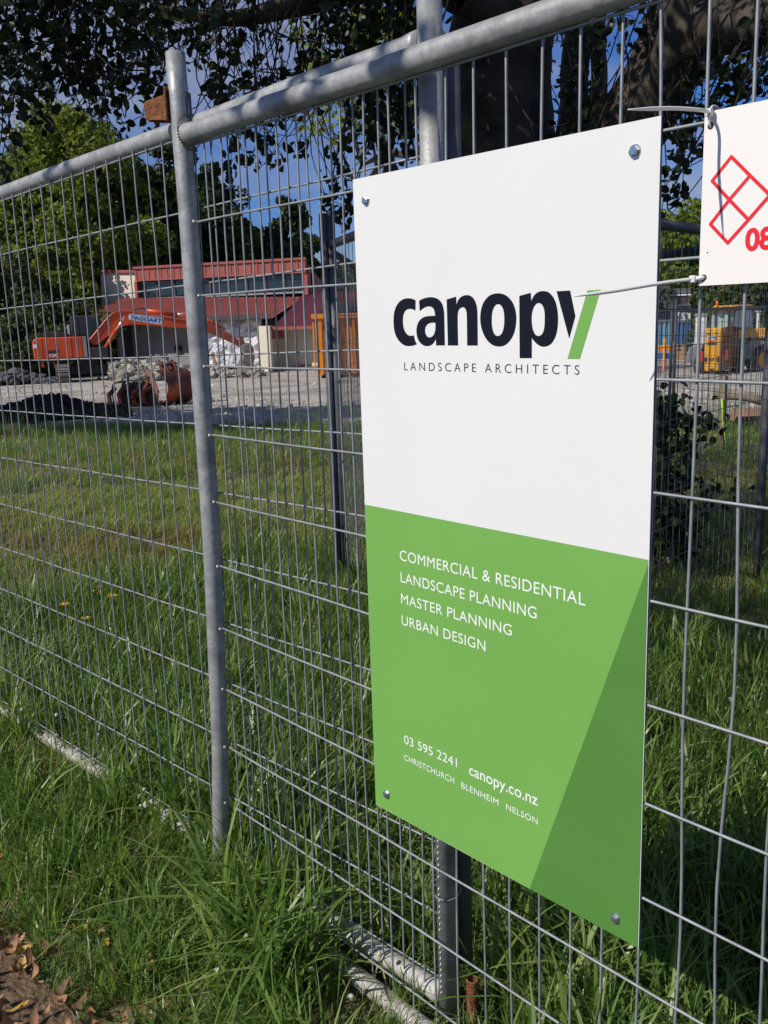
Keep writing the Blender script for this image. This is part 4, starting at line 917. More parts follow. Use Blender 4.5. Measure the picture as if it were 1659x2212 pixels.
def wheel(name_x, zc, R, wd_, ang, y):
    M_ = Matrix.Translation((name_x, y, zc)) @ Matrix.Rotation(ang, 4, 'Z'); b = MB(); n = 24; vs = []
    prof_ = [(-wd_/2, R*.55), (-wd_/2, R*.9), (-wd_*.38, R), (wd_*.38, R), (wd_/2, R*.9), (wd_/2, R*.55)]
    for i in range(n):
        a = 2 * math.pi * i / n; lug = 1 + (.03 if i % 2 else 0)
        for (x, r) in prof_: rr = r * (lug if r > R * .85 else 1); vs.append(M_ @ Vector((x, rr * math.cos(a), rr * math.sin(a))))
    m_ = len(prof_); b.add(vs, [(i*m_+k, i*m_+k+1, ((i+1) % n)*m_+k+1, ((i+1) % n)*m_+k) for i in range(n) for k in range(m_-1)])
    wh = jp('wheel', b, mat('tyre_rubber', (.035, .03, .028), .9, 0, (.07, .06, .05), 5) if 'tyre_rubber' not in bpy.data.materials else bpy.data.materials['tyre_rubber'])
    for sgn in (-1, 1):
        jp('rim', MB().add([M_ @ Vector((sgn * wd_ * .42, R*.56*math.cos(a), R*.56*math.sin(a))) for a in np.linspace(0, 2*math.pi, 19)[:-1]] + [M_ @ Vector((sgn * wd_ * .30, R*.2*math.cos(a), R*.2*math.sin(a))) for a in np.linspace(0, 2*math.pi, 19)[:-1]],
           [(i, (i+1) % 18, 18+(i+1) % 18, 18+i) for i in range(18)] + [tuple(range(18, 36))]), YELL, wh)
wheel(jx(700), .40, .40, .34, math.radians(-20), .9); wheel(jx(860), .36, .36, .3, math.radians(-20), 1.9); wheel(jx(1500), .42, .42, .34, math.radians(-38), 1.7); wheel(jx(1180), .36, .36, .28, math.radians(-20), 2.4)
for X0, X1, y in ((430, 690, .6), (1230, 1600, 1.25)):
    pts_ = [(jx(X0), jz_(1130))] + [(jx(X0) + (jx(X1) - jx(X0)) * t, jz_(1110) + (.44 if X0 < 1000 else .50) * math.sin(math.pi * (.12 + .55 * t)) ) for t in np.linspace(0, 1, 9)]
    if X0 < 1000: pl = [(jx(430), jz_(1120)), (jx(480), jz_(940)), (jx(560), jz_(895)), (jx(670), jz_(885)), (jx(690), jz_(905)), (jx(640), jz_(1060)), (jx(560), jz_(1140))]
    else: pl = [(jx(1220), jz_(1135)), (jx(1245), jz_(960)), (jx(1330), jz_(875)), (jx(1460), jz_(848)), (jx(1600), jz_(880)), (jx(1600), jz_(915)), (jx(1480), jz_(930)), (jx(1420), jz_(990)), (jx(1385), jz_(1080)), (jx(1350), jz_(1135))]
    jp('mudguard', MB().prism(pl, y, y + .5), mat('grey_mudguard', (.16, .17, .185), .6, 0, (.23, .24, .25), 3) if 'grey_mudguard' not in bpy.data.materials else bpy.data.materials['grey_mudguard'], bv=.03)
jp('boom', MB().prism([(jx(1180), jz_(835)), (jx(1180), jz_(690)), (jx(1290), jz_(680)), (jx(1950), jz_(700)), (jx(1950), jz_(860)), (jx(1560), jz_(835)), (jx(1330), jz_(815))], 1.2, 1.5), YELL, bv=.03)
jp('chassis', MB().box(jx(1000), jx(1420), 1.3, 1.9, jz_(1200), jz_(900)).box(jx(700), jx(1300), 1.0, 2.2, jz_(1230), jz_(1100)), BLACKP)
pl = jp('number_plate', MB().box(jx(750), jx(882), -.012, -.004, jz_(818), jz_(772)), DECALW, hood)
link('lettering', text_mesh('lettering', 'EUY783', jx(756), jx(876), jz_(811), .064, -.016, weight=.004), DECALD, pl)
jp('red_sticker', MB().box(jx(757), jx(862), -.012, -.004, jz_(853), jz_(833)), mat('red_sticker', (.65, .06, .02), .5), hood)
jp('black_sticker', MB().box(jx(755), jx(880), -.012, -.004, jz_(888), jz_(862)), BLACKP, hood)
link('lettering', text_mesh('lettering', 'JCB', jx(790), jx(860), jz_(1112), .085, -.01, weight=.006), DECALD, hood)
for X in (742, 908): jp('grille', MB().add([(jx(X) + .042 * math.cos(a), -.008, jz_(1090) + .085 * math.sin(a)) for a in np.linspace(0, 6.283, 15)[:-1]], [tuple(range(14))]), BLACKP, hood)
for X, Y in ((765, 735), (875, 732)): jp('recess', MB().add([(jx(X) + .035 * math.cos(a), -.008, jz_(Y) + .03 * math.sin(a)) for a in np.linspace(0, 6.283, 11)[:-1]], [tuple(range(10))]), BLACKP, hood)
jp('tail_light', MB().box(jx(662), jx(694), .1, .2, jz_(1110), jz_(975)), mat('red_lens', (.55, .03, .02), .3), bv=.01); jp('tail_light', MB().box(jx(1012), jx(1050), -.05, .1, jz_(1100), jz_(965)), bpy.data.materials['red_lens'], bv=.01)
jp('tow_hitch', MB().prism([(jx(780), jz_(1215)), (jx(860), jz_(1215)), (jx(820), jz_(1255))], -.04, 0), BLACKP, hood)

# ------------------------------------------------------------------ things beyond the telehandler
def boxat(name, u0, u1, v0, v1, r, depth, mt, par=None, **props):
    um = (u0 + u1) / 2; p = at(um, v1, r); az = math.atan2(p.x - CP.x, p.y - CP.y)
    a, c, tp = at(u0, v1, r), at(u1, v1, r), at(um, v0, r); wd_ = (c - a).length; h = tp.z - p.z
    o = link(name, MB().box(-wd_/2, wd_/2, 0, depth, 0, h).mesh(name), mt, par, None if par else p, **props)
    if not par: o.rotation_euler = (0, 0, -az)
    return o, wd_, h
BLUE = mat('blue_container_paint', (.035, .10, .24), .5, 0, (.05, .14, .30), 2); LBLUE = mat('pale_blue_paint', (.10, .24, .34), .5, 0, (.13, .29, .40), 2)
for (u0, u1, mt_, lb) in ((1400, 1452, LBLUE, 'pale blue shipping container behind the dark paired posts'), (1456, 1490, BLUE, 'deep blue shipping container left of the telehandler')):
    t = thing('shipping_container', at((u0 + u1) / 2, 764, 56), label=lb, category='container'); p = t.location; t.rotation_euler = (0, 0, -math.atan2(p.x - CP.x, p.y - CP.y))
    wd_ = (at(u0, 764, 56) - at(u1, 764, 56)).length; h = at(u0, 694, 56).z - p.z
    link('body', MB().box(-wd_/2, wd_/2, .08, 6, 0, h).mesh('body'), mt_, t); nrb = int(wd_ / .24)
    rb = MB().box(-.05, .05, 0, .08, .1, h - .1).mesh('rib'); rb.materials.append(mt_)
    for i in range(nrb): link('rib', rb, None, t, (-wd_/2 + .14 + i * .24, 0, 0))
    link('top_frame', MB().box(-wd_/2, wd_/2, -.02, .1, h - .1, h).mesh('top_frame'), RUSTD, t)
o, wd_, h = boxat('white_cabin', 1500, 1524, 683, 745, 33, 2.5, mat('white_metal_cabin', (.70, .70, .68), .6, 0, (.6, .6, .58), 2), label='white site cabin standing directly behind the telehandler on its left side', category='cabin')
link('roof_edge', MB().box(-wd_/2 - .03, wd_/2 + .03, -.03, 2.5, h, h + .08).mesh('roof_edge'), GREYPT, o)
link('door', MB().box(-wd_*.3, wd_*.1, -.02, 0, .05, h * .85).mesh('door'), DECALW, o)
o, wd_, h = boxat('white_cabin', 1622, 1640, 674, 716, 36, 2.5, bpy.data.materials['white_metal_cabin'], label='white panel with a dark stripe showing right of the telehandler cab', category='cabin')
link('stripe', MB().box(-.06, .02, -.02, 0, 0, h).mesh('stripe'), BLACKP, o)
link('roof_edge', MB().box(-wd_/2 - .03, wd_/2 + .03, -.03, 2.5, h, h + .05).mesh('roof_edge'), GREYPT, o)
# house far behind
hs = thing('house', at(1455, 705, 85), label='cream two storey house with grey roofs and white windows far behind', category='house'); hp = hs.location; hs.rotation_euler = (0, 0, -math.atan2(hp.x - CP.x, hp.y - CP.y))
def hl(u, v): 
    q = at(u, v, 85) - hp; rr = Vector((math.cos(-hs.rotation_euler[2]), math.sin(-hs.rotation_euler[2]) * -1, 0)); a = hs.rotation_euler[2]; return (q.x * math.cos(a) + q.y * math.sin(a), q.z)
def hb(name, u0, u1, v0, v1, y0, y1, mt_, par=None): a, c = hl(u0, v1), hl(u1, v0); return link(name, MB().box(a[0], c[0], y0, y1, a[1], c[1]).mesh(name), mt_, par or hs)
ROOFG = mat('grey_roof', (.07, .07, .08), .6, 0, (.11, .11, .12), 1)
hb('wall', 1438, 1490, 640, 712, 0, 6, mat('peach_wall', (.72, .52, .36), .8)); hb('lower_wall', 1460, 1492, 662, 712, -1.5, 0, mat('pale_wall', (.62, .58, .48), .8))
hb('roof', 1400, 1448, 618, 672, -2, 5, ROOFG); hb('eave', 1436, 1492, 635, 640, -.6, 6, DECALW); hb('roof', 1436, 1492, 622, 635, .2, 6, ROOFG); hb('porch_roof', 1458, 1492, 657, 662, -2, 0, ROOFG)
wf = hb('window', 1465, 1473, 643, 657, -.15, -.02, DECALW); hb('pane', 1466, 1468.8, 644, 649.5, -.2, -.16, GLASS, wf); hb('pane', 1469.4, 1472, 644, 649.5, -.2, -.16, GLASS, wf); hb('pane', 1466, 1468.8, 650.5, 656, -.2, -.16, GLASS, wf); hb('pane', 1469.4, 1472, 650.5, 656, -.2, -.16, GLASS, wf)
wf = hb('window', 1468, 1488, 664, 672, -1.65, -1.52, DECALW); hb('pane', 1470, 1478, 665, 671, -1.7, -1.66, GLASS, wf); hb('pane', 1479, 1487, 665, 671, -1.7, -1.66, GLASS, wf)
hb('white_garage', 1466, 1486, 675, 690, -3, -2, DECALW)
hb('lower_roof', 1400, 1448, 674, 690, -5, -3, mat('blue_grey_roof', (.13, .14, .17), .6))
# small things near the telehandler
STK = mat('grey_timber', (.16, .13, .09), .85, 0, (.24, .20, .14), 6)
o0_ = at(1556, 1000, 11.0); gz_ = gz(o0_.x, o0_.y)
top_ = at(1556, 812, 11.0); link('wooden_stake', MB().box(-.035, .035, -.02, .02, 0, top_.z - gz_).mesh('wooden_stake'), STK, None, (o0_.x, o0_.y, gz_), label='grey wooden stake standing in the grass in front of the telehandler', category='stake')
b = MB(); pts_ = [at(1560, 862, 10.95), at(1563, 885, 10.93), at(1562, 905, 10.95), at(1566, 930, 10.92), at(1569, 955, 10.95), at(1568, 968, 10.95)]
b.tube(pts_, [.03, .035, .022, .03, .028, .01], 5, flat=.15); link('marker_ribbon', b.mesh('marker_ribbon', True), mat('lime_ribbon', (.50, .85, .02), .5), label='lime green ribbon tied round the wooden stake', category='ribbon')
p, q = at(1545, 850, 12.5), at(1660, 868, 12.2); link('log', MB().tube([p, p.lerp(q, .5) + Vector((0, 0, .03)), q], [.075, .065, .06], 9).mesh('log', True), STK, label='brown log lying across behind the wooden stake', category='log')
p, q = at(1582, 898, 13.2), at(1645, 895, 13.4); link('clay_slab', MB().tube([p, p.lerp(q, .3), q], [.11, .15, .13], 6, flat=.7).mesh('clay_slab'), mat('clay', (.32, .18, .10), .8, 0, (.24, .14, .09), 5), label='orange brown slab lying behind the log at the right edge', category='slab')
for (u, v, lb) in ((1467, 770, 'pale upright survey board with a painted letter left of the telehandler'),):
    p = at(u, v + 8, 30); g = gz(p.x, p.y); h_ = at(u, 744, 30).z - p.z
    o = link('survey_board', MB().box(-.17, .17, -.03, .03, 0, h_).mesh('survey_board'), PINE, None, (p.x, p.y, p.z), label=lb, category='board'); o.rotation_euler = (0, 0, math.radians(31))
    link('lettering', text_mesh('lettering', 'Z', -.08, .06, h_ * .62, .16, -.034, weight=.012), DECALD, o)
t = thing('trestle', at(1432, 800, 26), math.radians(31), label='orange barrier trestle on the gravel at the left of the gap', category='barrier')
link('bar', MB().box(-.6, .28, -.03, .03, .52, .66).mesh('bar'), SK, t)
for x in (-.5, .02): link('leg', MB().tube([(x, -.2, 0), (x, 0, .82), (x, .2, 0)], .03, 5).mesh('leg'), SK, t)
link('foot_board', MB().box(-.6, .25, .0, .05, .3, .45).mesh('foot_board'), BLUE, t)
# pale board at the far left
o, wd_, h = boxat('pale_board', 12, 40, 742, 772, 46, .15, mat('pale_board', (.36, .36, .34), .8), label='pale grey board standing among the bushes left of the digger', category='board')

# ------------------------------------------------------------------ trees
def leaf_arrays(centres, normals_seed, size, asp=.5, fold=.18):
    """four-triangle pointed leaves at the given centres"""
    n = len(centres); rg = np.random.default_rng(normals_seed)
    d = rg.normal(size=(n, 3)); d[:, 2] -= .35; d /= np.linalg.norm(d, axis=1)[:, None]
    e = rg.normal(size=(n, 3)); s = np.cross(d, e); s /= np.linalg.norm(s, axis=1)[:, None]; nn = np.cross(s, d)
    sz = size * rg.uniform(.6, 1.25, n)[:, None]; c = np.asarray(centres)
    w1, w2 = sz * asp * .46, sz * asp * .44; u_ = nn * sz * fold * .5
    v = np.stack([c - d * sz * .5, c - d * sz * .2 - s * w1 + u_, c + d * sz * .18 - s * w2 + u_, c + d * sz * .5 - nn * sz * .08, c + d * sz * .18 + s * w2 + u_, c - d * sz * .2 + s * w1 + u_, c], 1)
    base = np.arange(n)[:, None] * 7
    f = np.concatenate([base + np.array([k, 6, (k + 1) % 6]) for k in range(6)])
    return v.reshape(-1, 3), f
def mesh_np(name, v, f, mt):
    me = bpy.data.meshes.new(name); me.vertices.add(len(v)); me.vertices.foreach_set('co', v.astype(np.float32).ravel())
    me.loops.add(len(f) * 3); me.loops.foreach_set('vertex_index', f.astype(np.int32).ravel()); me.polygons.add(len(f)); me.polygons.foreach_set('loop_start', np.arange(0, len(f) * 3, 3, dtype=np.int32))
    me.update(calc_edges=True); me.materials.append(mt); return me
def far_tree(name, base, height, rx, label, mt, nclump=90, per=170, crown0=.22, seed=0, leaf=.26, clr=None, group=None, rough=1.0, top=1.0):
    rg = np.random.default_rng(seed); t = thing(name, base, label=label, category='tree')
    if group: t['group'] = group
    ch = height * (1 - crown0); cz = height * crown0 + ch / 2
    cs = []
    for i in range(nclump):
        while True:
            p = rg.normal(size=3); p /= np.linalg.norm(p); q = rg.uniform(.55, 1.0) if rg.random() < .85 else rg.uniform(.1, .55); p *= q
            if p[1] < .6: break
        zz = p[2]; taper = 1 - max(0, zz) * (1 - .35 * top)
        k = 1 + rough * .25 * noise.noise(Vector((p[0] * 2 + seed, p[1] * 2, p[2] * 2)))
        cs.append((p[0] * rx * k * taper, p[1] * rx * k * taper, cz + zz * ch / 2 * k))
    cs = np.array(cs); R = (clr or rx * .26)
    pts_ = []
    for c in cs:
        q = rg.normal(size=(per, 3)); q /= np.linalg.norm(q, axis=1)[:, None]; q *= (rg.uniform(.35, 1, per) ** .5)[:, None] * R * rg.uniform(.6, 1.15); q[:, 2] *= .72; pts_.append(c + q)
    v, f = leaf_arrays(np.concatenate(pts_), seed, leaf, .75)
    link('crown', mesh_np('crown', v, f, mt), None, t)
    b = MB(); b.tube([(0, 0, 0), (.1, 0, height * .3), (0, .1, height * .75)], [rx * .07 + .1, rx * .05 + .06, .05], 8)
    for c in cs[::6]: b.tube([(0, 0, height * crown0 * .9 + .1 * c[2]), (c[0] * .5, c[1] * .5, c[2] * .7 + .1), tuple(c)], [.12, .07, .02], 5)
    link('trunk', b.mesh('trunk', True), BARK, t); return t
def gpos(u, r): p = at(u, 720, r); return Vector((p.x, p.y, gz(p.x, p.y)))
def topz(u, v, r): p = at(u, v, r); return p.z - gz(p.x, p.y)
far_tree('broadleaf_tree', gpos(200, 58), topz(200, 205, 58), 6.0, 'tall bright green tree rising behind the digger at the left', OAK, 190, 250, .05, 1, .28)
far_tree('broadleaf_tree', gpos(40, 56), topz(40, 370, 56), 4.4, 'green tree at the left border in front of the tallest tree', OAK, 100, 220, .02, 2, .28)
far_tree('broadleaf_tree', gpos(128, 51), topz(128, 520, 51), 2.7, 'light green bushy tree just left of the cream gable wall', OAK, 70, 170, .02, 12, .24)
far_tree('dark_tree', gpos(375, 62), topz(375, 300, 62), 5.6, 'dark tree behind the red roof near the fence post', DARKT, 160, 240, .03, 3, .28)
far_tree('dark_tree', gpos(478, 64), topz(470, 360, 64), 4.0, 'dark green tree right of the fence post above the red roof', DARKT, 110, 220, .03, 4, .28)
far_tree('dark_tree', gpos(560, 66), topz(550, 480, 66), 4.0, 'low dark tree filling the gap above the middle of the red roof', DARKT, 90, 200, .03, 14, .28)
far_tree('dark_tree', gpos(634, 66), topz(630, 420, 66), 3.3, 'rounded dark tree behind the right end of the red clerestory', DARKT, 110, 220, .03, 5, .26)
far_tree('dark_tree', gpos(8, 50), topz(8, 560, 50), 5.0, 'dark bushy tree low at the left border', HEDGE, 80, 200, .0, 6, .26)
far_tree('dark_bush', gpos(150, 47), topz(150, 665, 47), 4.2, 'dark undergrowth directly behind the digger', HEDGE, 70, 190, .0, 16, .22)
far_tree('dark_bush', gpos(40, 45), topz(40, 690, 45), 3.6, 'low dark bush behind the pale board', HEDGE, 60, 170, .0, 17, .22)
far_tree('broadleaf_tree', gpos(1492, 100), topz(1492, 425, 100), 7.5, 'olive green tree between the two signs', OAK, 90, 200, .03, 7, .45)
far_tree('dark_tree', gpos(1632, 50), topz(1632, 560, 50), 3.1, 'dark ivy covered tree behind the telehandler', HEDGE, 100, 230, .0, 8, .24)
far_tree('dark_tree', gpos(1700, 46), topz(1700, 600, 46), 4.5, 'dark tree at the right border behind the telehandler boom', HEDGE, 80, 220, .0, 9, .24)
for (u, r, vt, rx, sd_) in ((850, 75, 520, 7, 31), (1050, 80, 500, 8, 32), (1250, 78, 520, 8, 33)):
    far_tree('dark_tree', gpos(u, r), topz(u, vt, r), rx, 'dark distant tree behind the %s of the canopy sign' % {31: 'left part', 32: 'middle', 33: 'right part'}[sd_], DARKT, 60, 150, .03, sd_, .36, group='distant trees behind the canopy sign')
# airy pale tree showing through the dark canopy, top centre
t_ = far_tree('pale_tree', gpos(850, 27), topz(700, -30, 27), 3.0, 'pale yellow green tree showing through the dark canopy', PALET, 34, 110, .58, 21, .15, clr=.85, rough=1.6)
# street trees beyond the left border; their shade falls on the gravel
for i, (x, y, rx, h, s_) in enumerate(((-19.3, -1.2, 4.2, 9.0, 41), (-14.3, 1.3, 2.8, 8.6, 42))):
    far_tree('street_tree', Vector((x, y, gz(x, y))), h, rx, ['street tree outside the left border that shades the dark earth mound', 'street tree outside the left border that shades the gravel edge'][i], OAK, 60, 160, .42, s_, .22, group='street trees')

# the big evergreen beside the sign
TB = Vector((-2.30, 2.95, -.5))
bt = thing('evergreen_tree', TB, label='large dark evergreen with thick forking trunk standing behind the canopy sign', category='tree')
def limb(b, pts_, rs, seg=22, sub=7, amp=.10, fr=3.2):
    P = spline(pts_, sub); n = len(P); rr = np.interp(np.linspace(0, 1, n), np.linspace(0, 1, len(rs)), rs); up = Vector((1, 0, 0)); vs = []
    for i, p in enumerate(P):
        t = (P[min(i+1, n-1)] - P[max(i-1, 0)]).normalized(); a = t.cross(up).normalized(); c = a.cross(t).normalized(); up = up if abs(t.dot(up)) < .9 else c
        for k in range(seg):
            an = 2 * math.pi * k / seg; d = a * math.cos(an) + c * math.sin(an)
            q = p + d * rr[i]; w_ = 1 + amp * noise.noise(q * fr) * 1.6 + amp * .5 * math.sin(an * 5 + noise.noise(q) * 4) + amp * .35 * noise.noise(q * 11)
            vs.append(p + d * rr[i] * w_)
    b.add([v - TB for v in vs], [(i*seg+k, i*seg+(k+1) % seg, (i+1)*seg+(k+1) % seg, (i+1)*seg+k) for i in range(n-1) for k in range(seg)])
b = MB(); tr_ = 5.5
A0 = lambda u, v, r=5.5: at(u, v, r)
fork = A0(1150, 560)
limb(b, [TB - Vector((0, 0, .2)), TB + Vector((0, 0, .5)), A0(1160, 760), fork], [.62, .50, .42, .44], amp=.12)
limb(b, [A0(1150, 620), A0(1110, 460), A0(1085, 330), A0(1078, 200), A0(1085, 60), A0(1100, -120), A0(1130, -400)], [.36, .34, .30, .29, .28, .30, .26], amp=.12)
limb(b, [A0(1170, 640), A0(1260, 430), A0(1350, 300, 5.3), A0(1420, 180, 5.2), A0(1470, 60, 5.1), A0(1530, -100, 5.0), A0(1640, -330, 4.8)], [.30, .25, .20, .165, .17, .18, .15], amp=.14)
limb(b, [A0(1150, 600, 5.8), A0(1215, 420, 5.9), A0(1238, 250, 6.0), A0(1245, 120, 6.1), A0(1260, -60, 6.2)], [.2, .12, .085, .08, .07], 14)
limb(b, [A0(1250, 500, 5.8), A0(1275, 320, 5.9), A0(1295, 180, 6.0), A0(1290, 60, 6.0), A0(1300, -60, 6.0)], [.10, .07, .05, .045, .05], 12)
limb(b, [A0(1445, 110, 5.15), A0(1530, 60, 5.0), A0(1620, 50, 4.9), A0(1740, 30, 4.7)], [.16, .14, .12, .09], 14)
limb(b, [A0(1085, -60), A0(980, -60, 5.3), A0(840, -40, 5.0), A0(640, 10, 4.8), A0(500, 40, 4.7), A0(330, 20, 4.6)], [.18, .10, .07, .05, .035, .02], 10)
limb(b, [A0(1085, -200), A0(800, -260, 5.1), A0(450, -200, 4.9), A0(150, -120, 4.8), A0(-150, -60, 4.7)], [.2, .14, .1, .07, .04], 10)
limb(b, [A0(1120, 40), A0(1040, 15, 5.2), A0(980, -10, 5.0)], [.15, .10, .08], 10)
link('trunk', b.mesh('trunk', True), BARK, bt)
# crown: clusters of leaves with twigs
clus = []
def cl(u, v, r, R, n): clus.append((at(u, v, r), R, int(n * .65) if 400 < u < 710 and v < 140 else n))
rgc = random.Random(11)
for i in range(34):          # dense mass top left
    u = rgc.uniform(-140, 360); v = rgc.uniform(-260, 85 + 25 * math.sin(u * .03)); cl(u, v, rgc.uniform(4.4, 6.2), rgc.uniform(.20, .34), 88)
for i in range(12):
    u = rgc.uniform(340, 540); v = rgc.uniform(-260, 10); cl(u, v, rgc.uniform(4.4, 6.0), rgc.uniform(.12, .22), 44)
for i in range(18):
    u = rgc.uniform(700, 960); v = rgc.uniform(-300, 30); cl(u, v, rgc.uniform(4.4, 6.0), rgc.uniform(.2, .34), 90)
for i in range(70):
    u = rgc.uniform(-200, 1800); v = rgc.uniform(-900, -330); cl(u, v, rgc.uniform(4.3, 7.2), rgc.uniform(.35, .55), 170)
for (u, v, R, n) in ((60, 130, .25, 90), (20, 170, .22, 70), (120, 150, .2, 60), (190, 150, .2, 60), (250, 165, .2, 60), (300, 130, .2, 60), (345, 165, .14, 34), (10, 250, .16, 24), (25, 330, .14, 20), (5, 360, .12, 18), (90, 200, .18, 30), (160, 215, .16, 22),
                     (225, 205, .14, 20), (350, 205, .10, 16), (250, 280, .10, 12), (330, 262, .06, 6), (440, 40, .2, 26), (500, 60, .18, 26), (455, 130, .12, 20), (480, 100, .14, 26), (560, 90, .16, 24), (535, 150, .10, 18), (470, 185, .10, 20), (505, 205, .12, 26), (470, 210, .08, 14),
                     (545, 215, .10, 22), (590, 190, .12, 32), (630, 150, .13, 26), (600, 60, .18, 24), (660, 70, .18, 26), (700, 120, .14, 30), (690, 180, .10, 20), (520, 300, .07, 14), (500, 350, .10, 24), (570, 290, .07, 14), (590, 335, .09, 24), (555, 345, .06, 10),
                     (610, 245, .07, 12), (665, 220, .12, 26), (650, 320, .07, 12), (730, 60, .22, 60), (790, 30, .22, 60), (760, 110, .2, 60), (830, 80, .2, 70), (870, 140, .2, 80), (810, 160, .2, 70), (850, 200, .2, 80), (770, 200, .16, 50), (890, 250, .16, 60), (830, 265, .16, 50),
                     (790, 290, .12, 30), (740, 330, .10, 24), (730, 385, .10, 22), (715, 430, .08, 16), (745, 450, .08, 18), (740, 475, .06, 10), (860, 310, .12, 26), (900, 200, .2, 60), (905, 320, .10, 20), (480, 265, .05, 8),
                     (1220, 90, .16, 50), (1250, 180, .16, 40), (1235, 270, .12, 30), (1260, 340, .2, 80), (1225, 320, .14, 40), (1290, 260, .14, 40), (1330, 30, .22, 80), (1480, 200, .12, 30), (1450, 260, .12, 30), (1480, 280, .12, 34), (1440, 300, .10, 24), (1500, 320, .12, 34),
                     (1440, 395, .07, 18), (1452, 430, .07, 16), (1462, 415, .05, 8), (1430, 470, .04, 5), (1475, 345, .07, 12), (1540, 150, .14, 34), (1580, 190, .14, 40), (1630, 170, .14, 40), (1650, 210, .12, 30), (1560, 225, .1, 24), (1610, 120, .14, 30), (1655, 90, .14, 30), (1540, 240, .1, 20)):
    cl(u, v, rgc.uniform(4.6, 5.3), R, n)
# over the street side of the fence, out of frame: throws the blotches on the top rails
for (sx, ss, R, n) in ((-.20, 1.5, .05, 16), (-.08, 1.55, .045, 14), (-.33, 1.6, .03, 8), (.13, 1.5, .05, 14), (-1.25, 1.5, .05, 12), (-.13, 2.2, .10, 20)):
    base = Vector((sx, 0, 1.375)); clus.append((base + Vector((-.23, -1, .87)) * ss, R, n))
for i in range(64):          # low crown over the fence, above the frame: shades the ground right of the sign
    clus.append((Vector((rgc.uniform(-3.1, -.5), rgc.uniform(-1.6, 1.7), rgc.uniform(3.25, 4.1))), rgc.uniform(.35, .5), 120))
for i in range(44):
    z_ = rgc.uniform(3.5, 4.0); clus.append((Vector((rgc.uniform(-3.0, .1), -(z_ - 1.36) * 1.149 + rgc.uniform(.34, 1.0), z_)), rgc.uniform(.16, .26), 70))
for i in range(60):          # deep shade over the enclosure: crown high above
    a = rgc.uniform(0, 6.28); q = 3.4 * math.sqrt(rgc.random()); clus.append((Vector((-2.0 + q * math.cos(a), 3.4 + q * .85 * math.sin(a), rgc.uniform(3.7, 6.5))), rgc.uniform(.45, .7), 150))
C_pts = []; lowest = []
rgn = np.random.default_rng(3)
tw = MB()
for (c, R, n) in clus:
    q = rgn.normal(size=(n, 3)); q /= np.linalg.norm(q, axis=1)[:, None]; q *= (rgn.uniform(.05, 1, n) ** .45)[:, None] * R; P_ = np.array(c) + q; C_pts.append(P_)
    if R <= .14 and len(lowest) < 290 and c.y > 0: lowest.append(len(C_pts) - 1)
    if R < .3 and c.y > 0:
        for k in range(3 if R > .1 else 2):
            tip = c + Vector([rgc.uniform(-R, R) for _ in range(3)]) * .8
            roots = c + Vector((rgc.uniform(-.25, .55), rgc.uniform(-.2, .2), rgc.uniform(.35, .9)))
            mid = (tip + roots) / 2 + Vector((rgc.uniform(-.15, .15), rgc.uniform(-.1, .1), rgc.uniform(-.16, .02)))
            tw.tube([v - TB for v in spline([roots, mid, tip], 4)], list(np.linspace(.0055, .002, 9)), 4, cap=False)
        for k in range(min(10, n // 4)):
            e = Vector(P_[rgc.randrange(n)]); tw.tube([v - TB for v in spline([c, (c + e) / 2 + Vector((0, 0, .02)), e], 2)], .0016, 3, cap=False)
for i in range(150):         # long bare twigs arching across the sky
    u, v = rgc.uniform(-40, 780), rgc.uniform(-60, 200 if rgc.random() < .7 else 300)
    if u < 430 and v > 180: v *= .6
    r = rgc.uniform(4.4, 5.6); p = at(u, v, r); d = Vector((rgc.uniform(-.5, .3), rgc.uniform(-.2, .2), rgc.uniform(-.35, .05)))
    tw.tube([x - TB for x in spline([p, p + d * .5 + Vector((0, 0, rgc.uniform(-.1, .06))), p + d + Vector((0, 0, rgc.uniform(-.05, .12)))], 4)], list(np.linspace(.004, .0018, 9)), 4, cap=False)
link('twigs', tw.mesh('twigs', True), TWIG, bt, kind='stuff')
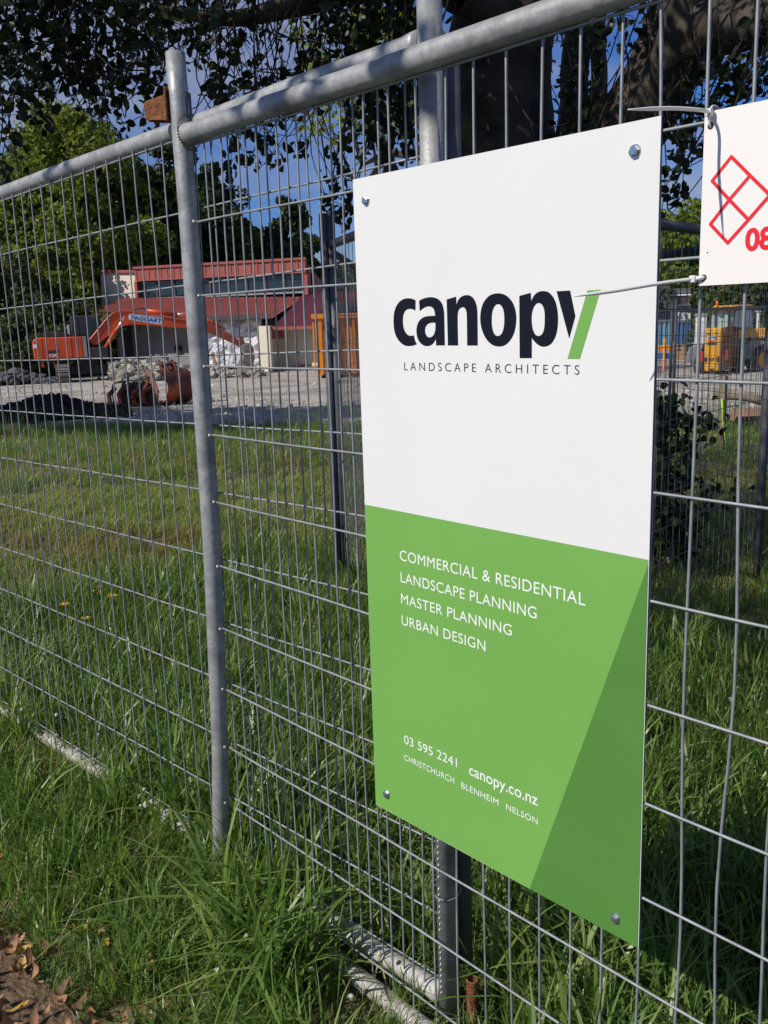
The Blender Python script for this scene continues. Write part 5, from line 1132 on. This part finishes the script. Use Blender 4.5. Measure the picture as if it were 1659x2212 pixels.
# the leaves of the lowest sprays are single parts, the rest one mass
one = []; rest = []
for i, P_ in enumerate(C_pts):
    (one if (i in lowest and sum(len(x) for x in one) + len(P_) < 290) else rest).append(P_)
v, f = leaf_arrays(np.concatenate(rest) - np.array(TB), 5, .060, .62)
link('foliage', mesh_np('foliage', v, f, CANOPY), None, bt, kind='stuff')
lv, lf = leaf_arrays(np.zeros((1, 3)), 99, .001)
lms = []
for j in range(4):
    L_ = .058; w_ = .016 + .003 * j; b = MB(); vs = [(0, -L_/2, 0), (-w_, -.008, .004), (-w_ * .8, .012, .005), (0, L_/2, -.003 * j), (w_ * .8, .012, .005), (w_, -.008, .004), (0, 0, 0)]
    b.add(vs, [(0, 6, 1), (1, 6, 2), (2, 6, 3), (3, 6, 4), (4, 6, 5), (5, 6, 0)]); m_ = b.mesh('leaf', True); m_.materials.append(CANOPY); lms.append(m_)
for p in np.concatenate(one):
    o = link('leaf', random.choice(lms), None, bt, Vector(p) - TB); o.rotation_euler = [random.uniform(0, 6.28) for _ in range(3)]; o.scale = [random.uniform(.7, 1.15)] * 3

# shrub with holly-like leaves growing in the enclosure
sb0 = at(1450, 1010, 5.2); sb0.z = gz(sb0.x, sb0.y)
sb = thing('shrub', sb0, label='dark leafy shrub growing through the shaded fence right of the canopy sign', category='shrub')
P_ = []; st = MB(); rgs = random.Random(8)
for i in range(26):
    u = 1415 + abs(rgs.gauss(0, 55)); v = rgs.uniform(880, 1180) + (u - 1415) * .4; c = at(u, v, rgs.uniform(4.9, 5.6)); R = rgs.uniform(.07, .14)
    for k in range(38): P_.append(c + Vector([rgs.gauss(0, R * .55) for _ in range(3)]))
    st.tube([x - sb0 for x in spline([sb0 + Vector((rgs.uniform(-.2, .2), rgs.uniform(-.2, .2), 0)), (sb0 + c) / 2 + Vector((0, 0, .1)), c], 3)], .004, 4, cap=False)
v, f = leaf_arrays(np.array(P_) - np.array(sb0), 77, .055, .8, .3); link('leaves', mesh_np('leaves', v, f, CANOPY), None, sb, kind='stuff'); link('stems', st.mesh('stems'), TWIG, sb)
